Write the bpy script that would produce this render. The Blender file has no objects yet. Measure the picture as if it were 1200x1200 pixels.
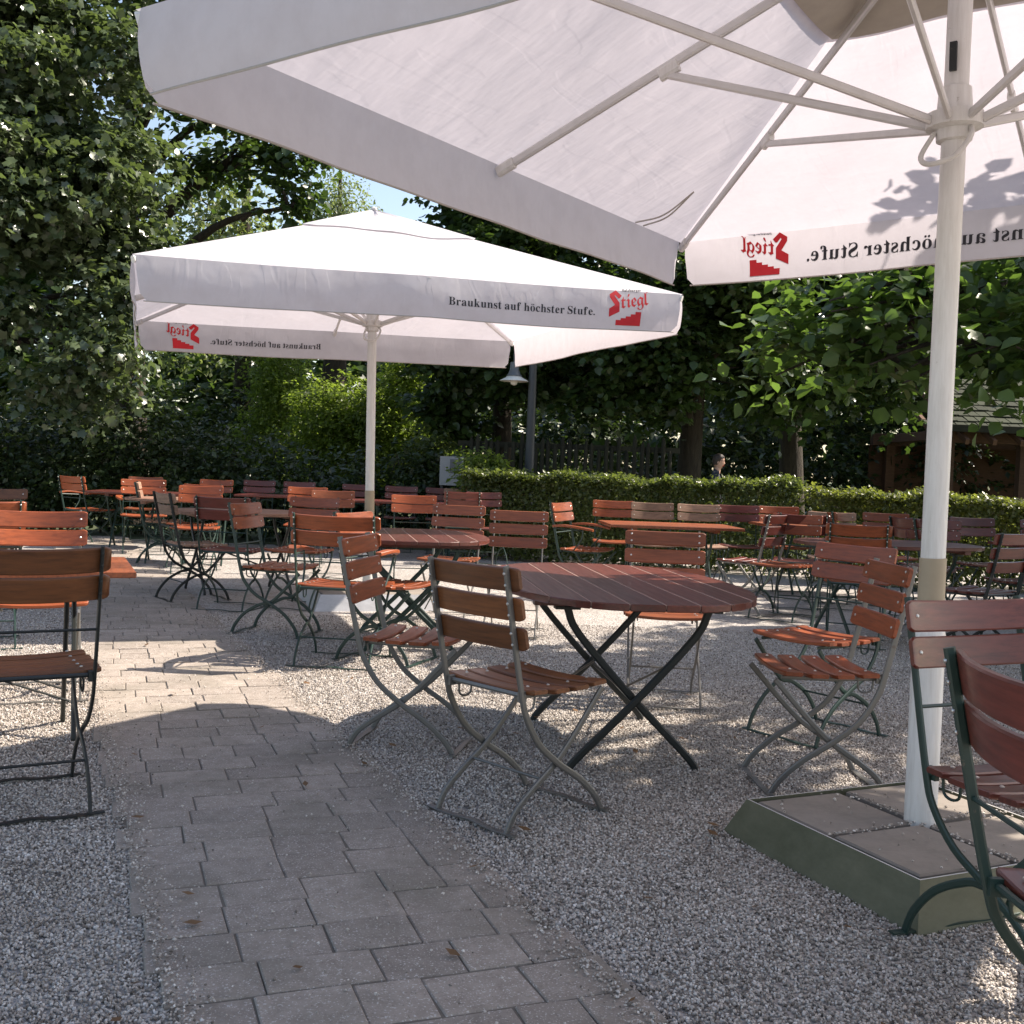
import bpy, math, random
import numpy as np
from mathutils import Vector, Matrix
random.seed(7); RNG = np.random.default_rng(7)
SC = bpy.context.scene
COL = SC.collection
# ------------------------------------------------------------------ camera
cam_data = bpy.data.cameras.new('camera'); cam_data.sensor_width = 36.0; cam_data.sensor_height = 36.0
cam_data.lens = 39.0; cam_data.clip_start = 0.05; cam_data.clip_end = 2000.0
cam = bpy.data.objects.new('camera', cam_data); COL.objects.link(cam)
CAM_H = 1.2
cam.matrix_world = Matrix.Translation((0, 0, CAM_H)) @ Matrix.Rotation(math.pi/2 - 0.0393, 4, 'X') @ Matrix.Rotation(0.0376, 4, 'Z')
SC.camera = cam
# ------------------------------------------------------------------ sky and sun
SUN_ELEV = math.radians(45.0)
SUN_AZ = (0.950, 0.312)                      # towards the sun: right and away from the camera
world = bpy.data.worlds.new('World'); SC.world = world; world.use_nodes = True
wn = world.node_tree.nodes; wl = world.node_tree.links
sky = wn.new('ShaderNodeTexSky'); sky.sky_type = 'NISHITA'; sky.sun_disc = False
sky.sun_elevation = SUN_ELEV; sky.sun_rotation = math.atan2(SUN_AZ[0], SUN_AZ[1])
sky.air_density = 1.0; sky.dust_density = 1.2; sky.ozone_density = 1.0
wn['Background'].inputs['Strength'].default_value = 0.122
wl.new(sky.outputs[0], wn['Background'].inputs['Color'])
sun_data = bpy.data.lights.new('sun', 'SUN'); sun_data.energy = 5.0; sun_data.angle = math.radians(0.53)
sun_data.color = (1.0, 0.968, 0.925)
sun = bpy.data.objects.new('sun', sun_data); COL.objects.link(sun); sun.location = (20, 10, 25)
_ce = math.cos(SUN_ELEV)
sun.rotation_euler = Vector((-SUN_AZ[0]*_ce, -SUN_AZ[1]*_ce, -math.sin(SUN_ELEV))).to_track_quat('-Z', 'Y').to_euler()
SC.view_settings.view_transform = 'Standard'; SC.view_settings.look = 'None'
SC.view_settings.exposure = 1.12; SC.view_settings.gamma = 1.0; SC.view_settings.use_curve_mapping = False
SC.view_settings.use_white_balance = True; SC.view_settings.white_balance_temperature = 7350; SC.view_settings.white_balance_tint = 12
SC.cycles.max_bounces = 6; SC.cycles.diffuse_bounces = 3; SC.cycles.glossy_bounces = 3
SC.cycles.transmission_bounces = 4; SC.cycles.transparent_max_bounces = 8
SC.cycles.sample_clamp_indirect = 6.0

# ------------------------------------------------------------------ material helpers
def new_mat(name):
    m = bpy.data.materials.new(name); m.use_nodes = True
    return m, m.node_tree.nodes, m.node_tree.links, m.node_tree.nodes['Principled BSDF']
def coords(n, l, kind='Object', scale=(1, 1, 1)):
    t = n.new('ShaderNodeTexCoord'); mp = n.new('ShaderNodeMapping'); mp.inputs['Scale'].default_value = scale
    l.new(t.outputs[kind], mp.inputs['Vector']); return mp.outputs[0]
def noise(n, l, vec, scale, detail=4.0, rough=0.6):
    t = n.new('ShaderNodeTexNoise'); t.inputs['Scale'].default_value = scale
    t.inputs['Detail'].default_value = detail; t.inputs['Roughness'].default_value = rough
    if vec is not None: l.new(vec, t.inputs['Vector'])
    return t.outputs['Fac']
def ramp(n, l, fac, stops):
    r = n.new('ShaderNodeValToRGB'); e = r.color_ramp.elements
    while len(e) < len(stops): e.new(0.5)
    for i, (p, c) in enumerate(stops):
        e[i].position = p; e[i].color = (*c, 1.0) if len(c) == 3 else c
    l.new(fac, r.inputs['Fac']); return r.outputs['Color']
def mix(n, l, fac, a, b, mode='MIX'):
    m = n.new('ShaderNodeMix'); m.data_type = 'RGBA'; m.blend_type = mode
    for sock, v in ((m.inputs[0], fac), (m.inputs[6], a), (m.inputs[7], b)):
        if hasattr(v, 'is_output'): l.new(v, sock)
        elif isinstance(v, (int, float)): sock.default_value = v
        else: sock.default_value = (*v, 1.0) if len(v) == 3 else v
    return m.outputs[2]
def bump(n, l, height, strength, dist, bsdf, chain=None):
    b = n.new('ShaderNodeBump'); b.inputs['Strength'].default_value = strength; b.inputs['Distance'].default_value = dist
    l.new(height, b.inputs['Height'])
    if chain is not None: l.new(chain, b.inputs['Normal'])
    if bsdf is not None: l.new(b.outputs[0], bsdf.inputs['Normal'])
    return b.outputs[0]
def scal(c, k): return tuple(min(1.0, x*k) for x in c)

def wood_mat(name, base, rough=0.40, coat=0.22, axis='Y', wear=0.16):
    m, n, l, b = new_mat(name)
    sc = {'Y': (14, 1.2, 14), 'X': (1.2, 14, 14)}[axis]
    t = n.new('ShaderNodeTexCoord'); oi = n.new('ShaderNodeObjectInfo')
    off = n.new('ShaderNodeVectorMath'); off.operation = 'ADD'
    cmb = n.new('ShaderNodeCombineXYZ'); mul = n.new('ShaderNodeMath'); mul.operation = 'MULTIPLY'; mul.inputs[1].default_value = 37.0
    l.new(oi.outputs['Random'], mul.inputs[0]); l.new(mul.outputs[0], cmb.inputs[0]); l.new(mul.outputs[0], cmb.inputs[2])
    l.new(t.outputs['Object'], off.inputs[0]); l.new(cmb.outputs[0], off.inputs[1])
    mp = n.new('ShaderNodeMapping'); mp.inputs['Scale'].default_value = sc; l.new(off.outputs[0], mp.inputs['Vector'])
    g1 = noise(n, l, mp.outputs[0], 5.0, 6, 0.65)
    mpw = n.new('ShaderNodeMapping'); mpw.inputs['Scale'].default_value = tuple(max(0.35, q/6) if q < 3 else q/3 for q in sc); l.new(off.outputs[0], mpw.inputs['Vector'])
    g2 = noise(n, l, mpw.outputs[0], 7.0, 4, 0.65)
    col = ramp(n, l, g1, [(0.3, scal(base, 0.62)), (0.5, base), (0.72, scal(base, 1.35))])
    v = n.new('ShaderNodeMapRange'); v.inputs[3].default_value = 0.78; v.inputs[4].default_value = 1.25
    l.new(oi.outputs['Random'], v.inputs[0])
    hs = n.new('ShaderNodeHueSaturation'); l.new(v.outputs[0], hs.inputs['Value']); l.new(col, hs.inputs['Color'])
    wf = n.new('ShaderNodeMapRange'); wf.inputs[1].default_value = 0.56; wf.inputs[2].default_value = 0.75
    wf.inputs[4].default_value = wear; l.new(g2, wf.inputs[0])
    c2 = mix(n, l, wf.outputs[0], hs.outputs[0], tuple(0.7*x + 0.05 for x in base))
    l.new(c2, b.inputs['Base Color'])
    rr = n.new('ShaderNodeMapRange'); rr.inputs[3].default_value = rough - 0.1; rr.inputs[4].default_value = rough + 0.22
    l.new(g2, rr.inputs[0]); l.new(rr.outputs[0], b.inputs['Roughness'])
    b.inputs['Specular IOR Level'].default_value = 0.38; b.inputs['Coat Weight'].default_value = coat; b.inputs['Coat Roughness'].default_value = 0.14
    bump(n, l, g1, 0.25, 0.002, b)
    return m
def metal_paint(name, base, rough=0.5, metallic=0.0, chip=(0.12, 0.09, 0.07)):
    m, n, l, b = new_mat(name)
    v = coords(n, l); a = noise(n, l, v, 30.0, 5, 0.7); c = noise(n, l, v, 4.0, 3, 0.6)
    col = mix(n, l, c, scal(base, 0.8), scal(base, 1.2))
    f = n.new('ShaderNodeMapRange'); f.inputs[1].default_value = 0.64; f.inputs[2].default_value = 0.70; f.inputs[4].default_value = 0.6
    l.new(a, f.inputs[0])
    l.new(mix(n, l, f.outputs[0], col, chip), b.inputs['Base Color'])
    b.inputs['Roughness'].default_value = rough; b.inputs['Metallic'].default_value = metallic
    bump(n, l, a, 0.15, 0.001, b)
    return m
def leaf_mat(name, dark, light, trans=0.45, rough=0.42, tcol=None, spec=0.5):
    m, n, l, b = new_mat(name)
    geo = n.new('ShaderNodeNewGeometry')
    v = coords(n, l); big = noise(n, l, v, 0.9, 2, 0.5)
    a = n.new('ShaderNodeMath'); a.operation = 'ADD'; l.new(geo.outputs['Random Per Island'], a.inputs[0]); l.new(big, a.inputs[1])
    h = n.new('ShaderNodeMath'); h.operation = 'MULTIPLY'; h.inputs[1].default_value = 0.5; l.new(a.outputs[0], h.inputs[0])
    col = ramp(n, l, h.outputs[0], [(0.2, dark), (0.75, light)])
    l.new(col, b.inputs['Base Color']); b.inputs['Roughness'].default_value = rough
    b.inputs['Specular IOR Level'].default_value = spec
    tr = n.new('ShaderNodeBsdfTranslucent')
    tc = mix(n, l, 0.55, col, tcol or (light[0]*1.9, light[1]*2.1, light[2]*0.7)); l.new(tc, tr.inputs['Color'])
    ms = n.new('ShaderNodeMixShader'); ms.inputs[0].default_value = trans
    l.new(b.outputs[0], ms.inputs[1]); l.new(tr.outputs[0], ms.inputs[2])
    l.new(ms.outputs[0], n['Material Output'].inputs['Surface'])
    return m
def simple(name, c, rough=0.6, metallic=0.0, spec=0.5):
    m, n, l, b = new_mat(name)
    v = coords(n, l); a = noise(n, l, v, 18.0, 4, 0.6)
    l.new(mix(n, l, a, scal(c, 0.85), scal(c, 1.12)), b.inputs['Base Color'])
    b.inputs['Roughness'].default_value = rough; b.inputs['Metallic'].default_value = metallic
    b.inputs['Specular IOR Level'].default_value = spec
    return m

M = {}
M['wood_red'] = wood_mat('wood_red', (0.225, 0.050, 0.015))
M['wood_brown'] = wood_mat('wood_brown', (0.160, 0.055, 0.018))
M['wood_tan'] = wood_mat('wood_tan', (0.215, 0.058, 0.022))
M['wood_burgundy'] = wood_mat('wood_burgundy', (0.115, 0.024, 0.016), rough=0.32, coat=0.25)
M['wood_orange'] = wood_mat('wood_orange', (0.27, 0.062, 0.020))
M['wood_pale_lit'] = wood_mat('wood_pale_lit', (0.27, 0.16, 0.11), rough=0.6, coat=0.0)  # pale tone puts the light on some chair slats into the wood
M['table_red'] = wood_mat('table_red', (0.105, 0.025, 0.016), rough=0.36, coat=0.3, axis='X', wear=0.3)
M['table_weathered'] = wood_mat('table_weathered', (0.24, 0.13, 0.09), rough=0.6, coat=0.0, axis='X', wear=0.5)
M['steel_green'] = metal_paint('steel_green', (0.012, 0.035, 0.028), 0.45)
M['steel_black'] = metal_paint('steel_black', (0.010, 0.013, 0.012), 0.5)
M['steel_grey'] = metal_paint('steel_grey', (0.17, 0.165, 0.155), 0.45, 0.55)
M['screw'] = simple('screw', (0.55, 0.53, 0.50), 0.3, 0.9)
def pole_mat():
    m, n, l, b = new_mat('pole_white')
    v = coords(n, l, scale=(9, 9, 0.7)); a = noise(n, l, v, 6.0, 6, 0.7); v2 = coords(n, l); s = noise(n, l, v2, 34.0, 4, 0.7)
    col = ramp(n, l, a, [(0.30, (0.58, 0.555, 0.52)), (0.6, (0.70, 0.685, 0.66))])
    f = n.new('ShaderNodeMapRange'); f.inputs[1].default_value = 0.66; f.inputs[2].default_value = 0.72; f.inputs[4].default_value = 0.55; l.new(s, f.inputs[0])
    l.new(mix(n, l, f.outputs[0], col, (0.30, 0.26, 0.21)), b.inputs['Base Color'])
    r = n.new('ShaderNodeMapRange'); r.inputs[3].default_value = 0.3; r.inputs[4].default_value = 0.6; l.new(a, r.inputs[0]); l.new(r.outputs[0], b.inputs['Roughness'])
    bump(n, l, s, 0.08, 0.001, b); return m
M['pole_white'] = pole_mat()
M['alu'] = simple('alu', (0.62, 0.60, 0.58), 0.38, 0.25)
M['tan_tape'] = simple('tan_tape', (0.36, 0.29, 0.20), 0.55)
M['gap_gleam'] = simple('gap_gleam', (0.36, 0.23, 0.19), 0.7); M['rope'] = simple('rope', (0.62, 0.60, 0.57), 0.8)
M['print_red'] = simple('print_red', (0.62, 0.012, 0.022), 0.65)
M['print_black'] = simple('print_black', (0.02, 0.02, 0.028), 0.7)
M['lining'] = simple('lining', (0.40, 0.36, 0.31), 0.85); M['hem'] = simple('hem', (0.42, 0.39, 0.36), 0.8)

def fabric_mat():
    m, n, l, b = new_mat('canopy_fabric')
    v = coords(n, l)
    w = noise(n, l, v, 1.7, 4, 0.55); d = noise(n, l, v, 6.0, 5, 0.7); weave = noise(n, l, v, 900.0, 1, 0.5)
    col = ramp(n, l, d, [(0.25, (0.55, 0.535, 0.555)), (0.6, (0.64, 0.63, 0.66))])
    st = noise(n, l, v, 22.0, 3, 0.6)
    f = n.new('ShaderNodeMapRange'); f.inputs[1].default_value = 0.72; f.inputs[2].default_value = 0.80; f.inputs[4].default_value = 0.25
    l.new(st, f.inputs[0]); col = mix(n, l, f.outputs[0], col, (0.45, 0.42, 0.38))
    l.new(col, b.inputs['Base Color']); b.inputs['Roughness'].default_value = 0.85; b.inputs['Specular IOR Level'].default_value = 0.2
    # soft creases
    mp = n.new('ShaderNodeMapping'); mp.inputs['Scale'].default_value = (1.0, 2.6, 1.0); mp.inputs['Rotation'].default_value = (0.3, 0.2, 0.7)
    l.new(v, mp.inputs['Vector'])
    cr = noise(n, l, mp.outputs[0], 2.3, 3, 0.45)
    mp2 = n.new('ShaderNodeMapping'); mp2.inputs['Scale'].default_value = (3.2, 0.8, 1.0); mp2.inputs['Rotation'].default_value = (0, 0, 0.5); l.new(v, mp2.inputs['Vector'])
    cw = n.new('ShaderNodeTexNoise'); cw.inputs['Scale'].default_value = 2.1; cw.inputs['Detail'].default_value = 2.0; cw.inputs['Distortion'].default_value = 1.2; l.new(mp2.outputs[0], cw.inputs['Vector'])
    crr = n.new('ShaderNodeMapRange'); crr.interpolation_type = 'SMOOTHSTEP'; crr.inputs[1].default_value = 0.52; crr.inputs[2].default_value = 0.60; l.new(cw.outputs['Fac'], crr.inputs[0]); crf = crr.outputs[0]
    nb = bump(n, l, cr, 0.28, 0.07, None); nb = bump(n, l, crf, 0.08, 0.012, None, nb)
    nb = bump(n, l, weave, 0.05, 0.001, b, nb)
    tr = n.new('ShaderNodeBsdfTranslucent'); tr.inputs['Color'].default_value = (0.64, 0.60, 0.65, 1); l.new(nb, tr.inputs['Normal'])
    ms = n.new('ShaderNodeMixShader'); ms.inputs[0].default_value = 0.36
    l.new(b.outputs[0], ms.inputs[1]); l.new(tr.outputs[0], ms.inputs[2]); l.new(ms.outputs[0], n['Material Output'].inputs['Surface'])
    return m
M['fabric'] = fabric_mat()

def gravel_mat(name, pebbles=False):
    m, n, l, b = new_mat(name)
    v = coords(n, l)
    if pebbles:
        oi = n.new('ShaderNodeNewGeometry' if pebbles == 2 else 'ShaderNodeObjectInfo')
        col = ramp(n, l, oi.outputs['Random Per Island' if pebbles == 2 else 'Random'], [(0.0, (0.11, 0.090, 0.072)), (0.25, (0.31, 0.268, 0.232)), (0.6, (0.46, 0.41, 0.365)), (0.93, (0.61, 0.56, 0.51)), (1.0, (0.78, 0.73, 0.68))])
        gp = n.new('ShaderNodeNewGeometry'); g0 = noise(n, l, gp.outputs['Position'], 1.3, 5, 0.7)
        gm = n.new('ShaderNodeMapRange'); gm.inputs[1].default_value = 0.50; gm.inputs[2].default_value = 0.72; gm.inputs[4].default_value = 0.75; l.new(g0, gm.inputs[0])
        l.new(mix(n, l, gm.outputs[0], col, mix(n, l, 0.65, col, (0.20, 0.155, 0.115))), b.inputs['Base Color'])
        b.inputs['Roughness'].default_value = 0.85
        return m
    vo = n.new('ShaderNodeTexVoronoi'); vo.inputs['Scale'].default_value = 95.0; l.new(v, vo.inputs['Vector'])
    vo2 = n.new('ShaderNodeTexVoronoi'); vo2.inputs['Scale'].default_value = 48.0; l.new(v, vo2.inputs['Vector'])
    sep = n.new('ShaderNodeSeparateColor'); l.new(vo.outputs['Color'], sep.inputs[0])
    sep2 = n.new('ShaderNodeSeparateColor'); l.new(vo2.outputs['Color'], sep2.inputs[0])
    col = ramp(n, l, sep.outputs[0], [(0.0, (0.17, 0.155, 0.14)), (0.3, (0.35, 0.31, 0.28)), (0.65, (0.48, 0.44, 0.405)), (1.0, (0.70, 0.66, 0.615))])
    col2 = ramp(n, l, sep2.outputs[1], [(0.0, (0.20, 0.18, 0.165)), (1.0, (0.50, 0.48, 0.46))])
    col = mix(n, l, 0.4, col, col2)
    big = noise(n, l, v, 0.8, 5, 0.65); mid = noise(n, l, v, 5.0, 4, 0.65)
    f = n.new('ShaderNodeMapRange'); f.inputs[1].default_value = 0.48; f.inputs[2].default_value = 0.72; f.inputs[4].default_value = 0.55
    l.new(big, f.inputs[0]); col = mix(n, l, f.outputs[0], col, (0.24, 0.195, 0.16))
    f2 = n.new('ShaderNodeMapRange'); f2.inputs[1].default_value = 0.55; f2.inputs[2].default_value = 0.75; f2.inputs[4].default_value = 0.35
    l.new(mid, f2.inputs[0]); col = mix(n, l, f2.outputs[0], col, (0.20, 0.165, 0.14)); col = mix(n, l, 1.0, col, (0.88, 0.88, 0.88), 'MULTIPLY')  # last multiply darkens the flat sheet for the shade between loose stones
    l.new(col, b.inputs['Base Color']); b.inputs['Roughness'].default_value = 0.9
    nb = bump(n, l, vo.outputs['Distance'], 0.9, 0.008, None)
    nb = bump(n, l, vo2.outputs['Distance'], 0.5, 0.008, None, nb)
    bump(n, l, mid, 0.5, 0.05, b, nb)
    return m
M['gravel'] = gravel_mat('gravel'); M['pebble'] = gravel_mat('pebble', 1); M['pebble_loose'] = gravel_mat('pebble_loose', 2)

def paver_mat():
    m, n, l, b = new_mat('paver_concrete')
    t = n.new('ShaderNodeTexCoord'); geo = n.new('ShaderNodeNewGeometry'); oi = n.new('ShaderNodeObjectInfo')
    v = geo.outputs['Position']
    fine = noise(n, l, v, 170.0, 2, 0.6); mid = noise(n, l, v, 22.0, 5, 0.65); big = noise(n, l, v, 2.2, 4, 0.6)
    col = ramp(n, l, mid, [(0.25, (0.22, 0.182, 0.152)), (0.7, (0.335, 0.285, 0.245))])
    vv = n.new('ShaderNodeMapRange'); vv.inputs[3].default_value = 0.86; vv.inputs[4].default_value = 1.14; l.new(oi.outputs['Random'], vv.inputs[0])
    hs = n.new('ShaderNodeHueSaturation'); l.new(vv.outputs[0], hs.inputs['Value']); l.new(col, hs.inputs['Color'])
    f = n.new('ShaderNodeMapRange'); f.inputs[1].default_value = 0.60; f.inputs[2].default_value = 0.66; f.inputs[4].default_value = 0.8
    l.new(fine, f.inputs[0]); c2 = mix(n, l, f.outputs[0], hs.outputs[0], (0.60, 0.57, 0.54))
    g = n.new('ShaderNodeMapRange'); g.inputs[1].default_value = 0.36; g.inputs[2].default_value = 0.30; g.inputs[4].default_value = 0.5
    l.new(fine, g.inputs[0]); c2 = mix(n, l, g.outputs[0], c2, (0.09, 0.08, 0.07))
    h = n.new('ShaderNodeMapRange'); h.inputs[1].default_value = 0.46; h.inputs[2].default_value = 0.70; h.inputs[4].default_value = 0.6
    l.new(big, h.inputs[0]); c2 = mix(n, l, h.outputs[0], c2, (0.15, 0.135, 0.105))
    l.new(c2, b.inputs['Base Color']); b.inputs['Roughness'].default_value = 0.88
    nb = bump(n, l, fine, 0.5, 0.003, None); bump(n, l, mid, 0.35, 0.01, b, nb)
    return m
M['paver'] = paver_mat()
M['joint_sand'] = simple('joint_sand', (0.14, 0.12, 0.10), 0.95)
def ground_mat():
    m, n, l, b = new_mat('garden_soil')
    v = coords(n, l); a = noise(n, l, v, 3.0, 6, 0.7); c = noise(n, l, v, 0.25, 3, 0.5)
    col = ramp(n, l, a, [(0.3, (0.035, 0.03, 0.018)), (0.6, (0.05, 0.06, 0.022)), (0.8, (0.07, 0.09, 0.03))])
    l.new(mix(n, l, c, col, (0.05, 0.075, 0.025)), b.inputs['Base Color']); b.inputs['Roughness'].default_value = 0.95
    bump(n, l, a, 0.6, 0.06, b); return m
M['soil'] = ground_mat()
def slab_mat():
    m, n, l, b = new_mat('concrete_slab')
    v = coords(n, l); a = noise(n, l, v, 60.0, 4, 0.7); c = noise(n, l, v, 4.0, 7, 0.75)
    col = ramp(n, l, c, [(0.32, (0.115, 0.098, 0.082)), (0.68, (0.25, 0.215, 0.185))])
    l.new(mix(n, l, a, col, (0.24, 0.21, 0.18)), b.inputs['Base Color']); b.inputs['Roughness'].default_value = 0.85
    bump(n, l, a, 0.35, 0.003, b); return m
M['slab'] = slab_mat()
def steel_tray_mat(name, c1, c2, rough):
    m, n, l, b = new_mat(name)
    v = coords(n, l, scale=(1, 1, 2)); a = noise(n, l, v, 5.0, 5, 0.7); s = noise(n, l, v, 60.0, 3, 0.7)
    col = ramp(n, l, a, [(0.3, c1), (0.7, c2)])
    l.new(mix(n, l, 0.2, col, mix(n, l, s, scal(c1, 0.5), scal(c2, 1.3))), b.inputs['Base Color'])
    b.inputs['Metallic'].default_value = 0.25
    r = n.new('ShaderNodeMapRange'); r.inputs[3].default_value = rough; r.inputs[4].default_value = rough + 0.3; l.new(a, r.inputs[0]); l.new(r.outputs[0], b.inputs['Roughness'])
    return m
M['tray'] = steel_tray_mat('tray_steel', (0.065, 0.070, 0.036), (0.15, 0.145, 0.095), 0.42)
M['tray_bright'] = steel_tray_mat('tray_galvanised', (0.42, 0.43, 0.45), (0.60, 0.61, 0.63), 0.3)
def bark_mat(name, c1, c2):
    m, n, l, b = new_mat(name)
    v = coords(n, l, scale=(6, 6, 1.2)); a = noise(n, l, v, 3.0, 6, 0.7)
    l.new(ramp(n, l, a, [(0.3, c1), (0.7, c2)]), b.inputs['Base Color']); b.inputs['Roughness'].default_value = 0.95
    bump(n, l, a, 0.9, 0.04, b); return m
M['bark'] = bark_mat('bark', (0.022, 0.017, 0.012), (0.065, 0.050, 0.036))
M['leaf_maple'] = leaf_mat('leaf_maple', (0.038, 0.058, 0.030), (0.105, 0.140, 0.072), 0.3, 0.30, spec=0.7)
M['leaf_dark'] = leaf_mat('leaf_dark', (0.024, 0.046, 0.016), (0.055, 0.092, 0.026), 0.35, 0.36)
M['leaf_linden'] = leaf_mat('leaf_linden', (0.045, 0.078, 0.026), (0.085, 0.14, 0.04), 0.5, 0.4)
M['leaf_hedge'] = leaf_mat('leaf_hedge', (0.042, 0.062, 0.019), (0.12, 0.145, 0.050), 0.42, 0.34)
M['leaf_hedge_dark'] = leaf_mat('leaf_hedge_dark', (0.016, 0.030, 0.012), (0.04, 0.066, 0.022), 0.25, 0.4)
M['leaf_sunny'] = leaf_mat('leaf_sunny', (0.10, 0.145, 0.032), (0.18, 0.235, 0.06), 0.55, 0.42); M['leaf_hedge_sunny'] = leaf_mat('leaf_hedge_sunny', (0.05, 0.066, 0.02), (0.15, 0.165, 0.05), 0.45, 0.34)  # sunlight put into the colour: brighter, yellower leaves for the lit shrubs and hedge
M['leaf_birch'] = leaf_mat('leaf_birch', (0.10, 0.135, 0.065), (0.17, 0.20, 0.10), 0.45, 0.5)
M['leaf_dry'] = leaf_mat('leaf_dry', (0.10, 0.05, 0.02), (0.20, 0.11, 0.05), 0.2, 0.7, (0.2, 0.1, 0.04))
M['timber'] = wood_mat('timber', (0.105, 0.052, 0.030), 0.75, 0.0, 'X', 0.3)
M['shingle'] = wood_mat('shingle', (0.026, 0.032, 0.016), 0.9, 0.0, 'X', 0.4)
M['pale_wood'] = wood_mat('pale_wood', (0.022, 0.021, 0.012), 0.85, 0.0, 'X', 0.3)
M['lamp_post'] = simple('lamp_post', (0.045, 0.05, 0.055), 0.5, 0.2)
M['enamel'] = simple('enamel', (0.70, 0.68, 0.62), 0.3)
M['enamel_dark'] = simple('enamel_dark', (0.10, 0.11, 0.12), 0.4)
M['bulb'] = simple('bulb', (0.8, 0.78, 0.72), 0.15)
M['paper'] = simple('paper', (0.30, 0.31, 0.31), 0.7)
M['skin'] = simple('skin', (0.50, 0.30, 0.22), 0.5); M['hair'] = simple('hair', (0.035, 0.022, 0.015), 0.6)
M['cloth_dark'] = simple('cloth_dark', (0.03, 0.035, 0.05), 0.9); M['trousers'] = simple('trousers', (0.04, 0.05, 0.075), 0.9)

# ------------------------------------------------------------------ mesh helpers
class MB:
    def __init__(s): s.v = []; s.f = []; s.sm = []
    def add(s, vs, fs, smooth=False):
        o = len(s.v); s.v += [tuple(p) for p in vs]; s.f += [tuple(i + o for i in q) for q in fs]; s.sm += [smooth]*len(fs)
    def box(s, c, size, rot=None):
        hx, hy, hz = size[0]/2, size[1]/2, size[2]/2
        P = [Vector((x, y, z)) for x in (-hx, hx) for y in (-hy, hy) for z in (-hz, hz)]
        if rot is not None: P = [rot @ p for p in P]
        P = [p + Vector(c) for p in P]
        s.add(P, [(0, 1, 3, 2), (4, 6, 7, 5), (0, 4, 5, 1), (2, 3, 7, 6), (0, 2, 6, 4), (1, 5, 7, 3)])
    def cbox(s, c, size, ch, rot=None):
        """box with chamfered long edges (bevel on all edges of the z-profile)"""
        hx, hy, hz = size[0]/2, size[1]/2, size[2]/2
        rings = []
        for z, k in ((-hz, ch), (-hz + ch, 0), (hz - ch, 0), (hz, ch)):
            a, b2 = hx - k, hy - k
            rings.append([Vector(p) for p in ((-a, -b2, z), (a, -b2, z), (a, b2, z), (-a, b2, z))])
        P = [p for r in rings for p in r]
        if rot is not None: P = [rot @ p for p in P]
        P = [p + Vector(c) for p in P]
        F = [(3, 2, 1, 0), (12, 13, 14, 15)]
        for i in range(3):
            for j in range(4):
                a = i*4 + j; b2 = i*4 + (j + 1) % 4; F.append((a, b2, b2 + 4, a + 4))
        s.add(P, F)
    def loft(s, rings, cap=True, smooth=False, closed=True):
        n = len(rings[0]); P = [p for r in rings for p in r]; F = []
        for i in range(len(rings) - 1):
            for j in range(n if closed else n - 1):
                a = i*n + j; b2 = i*n + (j + 1) % n; F.append((a, b2, b2 + n, a + n))
        o = len(s.v); s.add(P, F, smooth)
        if cap:
            s.f.append(tuple(o + k for k in reversed(range(n)))); s.sm.append(False)
            m0 = o + (len(rings) - 1)*n; s.f.append(tuple(m0 + k for k in range(n))); s.sm.append(False)
    def tube(s, path, r, n=8, cap=True):
        path = [Vector(p) for p in path]; rs = r if hasattr(r, '__len__') else [r]*len(path)
        rings = []; prev = None
        for i, p in enumerate(path):
            t = (path[min(i + 1, len(path) - 1)] - path[max(i - 1, 0)]).normalized()
            if prev is None:
                u = t.cross(Vector((0, 0, 1)))
                if u.length < 1e-3: u = t.cross(Vector((1, 0, 0)))
            else: u = prev - t*prev.dot(t)
            u.normalize(); prev = u; w = t.cross(u)
            rings.append([p + (u*math.cos(2*math.pi*k/n) + w*math.sin(2*math.pi*k/n))*rs[i] for k in range(n)])
        s.loft(rings, cap, True)
    def bar(s, path, w, t, nrm):
        """flat bar swept along a planar path; nrm = out-of-plane axis, t thickness along it, w in-plane"""
        path = [Vector(p) for p in path]; nrm = Vector(nrm).normalized(); rings = []
        for i, p in enumerate(path):
            d = (path[min(i + 1, len(path) - 1)] - path[max(i - 1, 0)]).normalized(); u = nrm.cross(d).normalized()
            c = 0.22
            q = [(-.5, -.5 + c), (-.5 + c, -.5), (.5 - c, -.5), (.5, -.5 + c), (.5, .5 - c), (.5 - c, .5), (-.5 + c, .5), (-.5, .5 - c)]
            rings.append([p + u*(a*w) + nrm*(b2*t) for a, b2 in q])
        s.loft(rings, True, False)
    def lathe(s, prof, n=24, c=(0, 0, 0), cap=True):
        c = Vector(c)
        s.loft([[c + Vector((r*math.cos(2*math.pi*k/n), r*math.sin(2*math.pi*k/n), z)) for k in range(n)] for r, z in prof], cap, True)
    def prism(s, poly, z0, z1):
        n = len(poly)
        P = [Vector((x, y, z0)) for x, y in poly] + [Vector((x, y, z1)) for x, y in poly]
        s.add(P, [tuple(reversed(range(n))), tuple(range(n, 2*n))] + [(i, (i + 1) % n, (i + 1) % n + n, i + n) for i in range(n)])
    def mesh(s, name, mat):
        m = bpy.data.meshes.new(name); m.from_pydata([tuple(p) for p in s.v], [], s.f); m.materials.append(M[mat] if isinstance(mat, str) else mat)
        m.polygons.foreach_set('use_smooth', s.sm)
        if any(s.sm): m.set_sharp_from_angle(angle=math.radians(38))
        m.update(); return m
    def build(s, name, mat, parent=None): return link(name, s.mesh(name, mat), parent)
def link(name, data, parent=None, mat=None):
    o = bpy.data.objects.new(name, data); COL.objects.link(o)
    if parent is not None: o.parent = parent
    if mat is not None:
        o.material_slots[0].link = 'OBJECT'; o.material_slots[0].material = M[mat]
    return o
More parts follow.
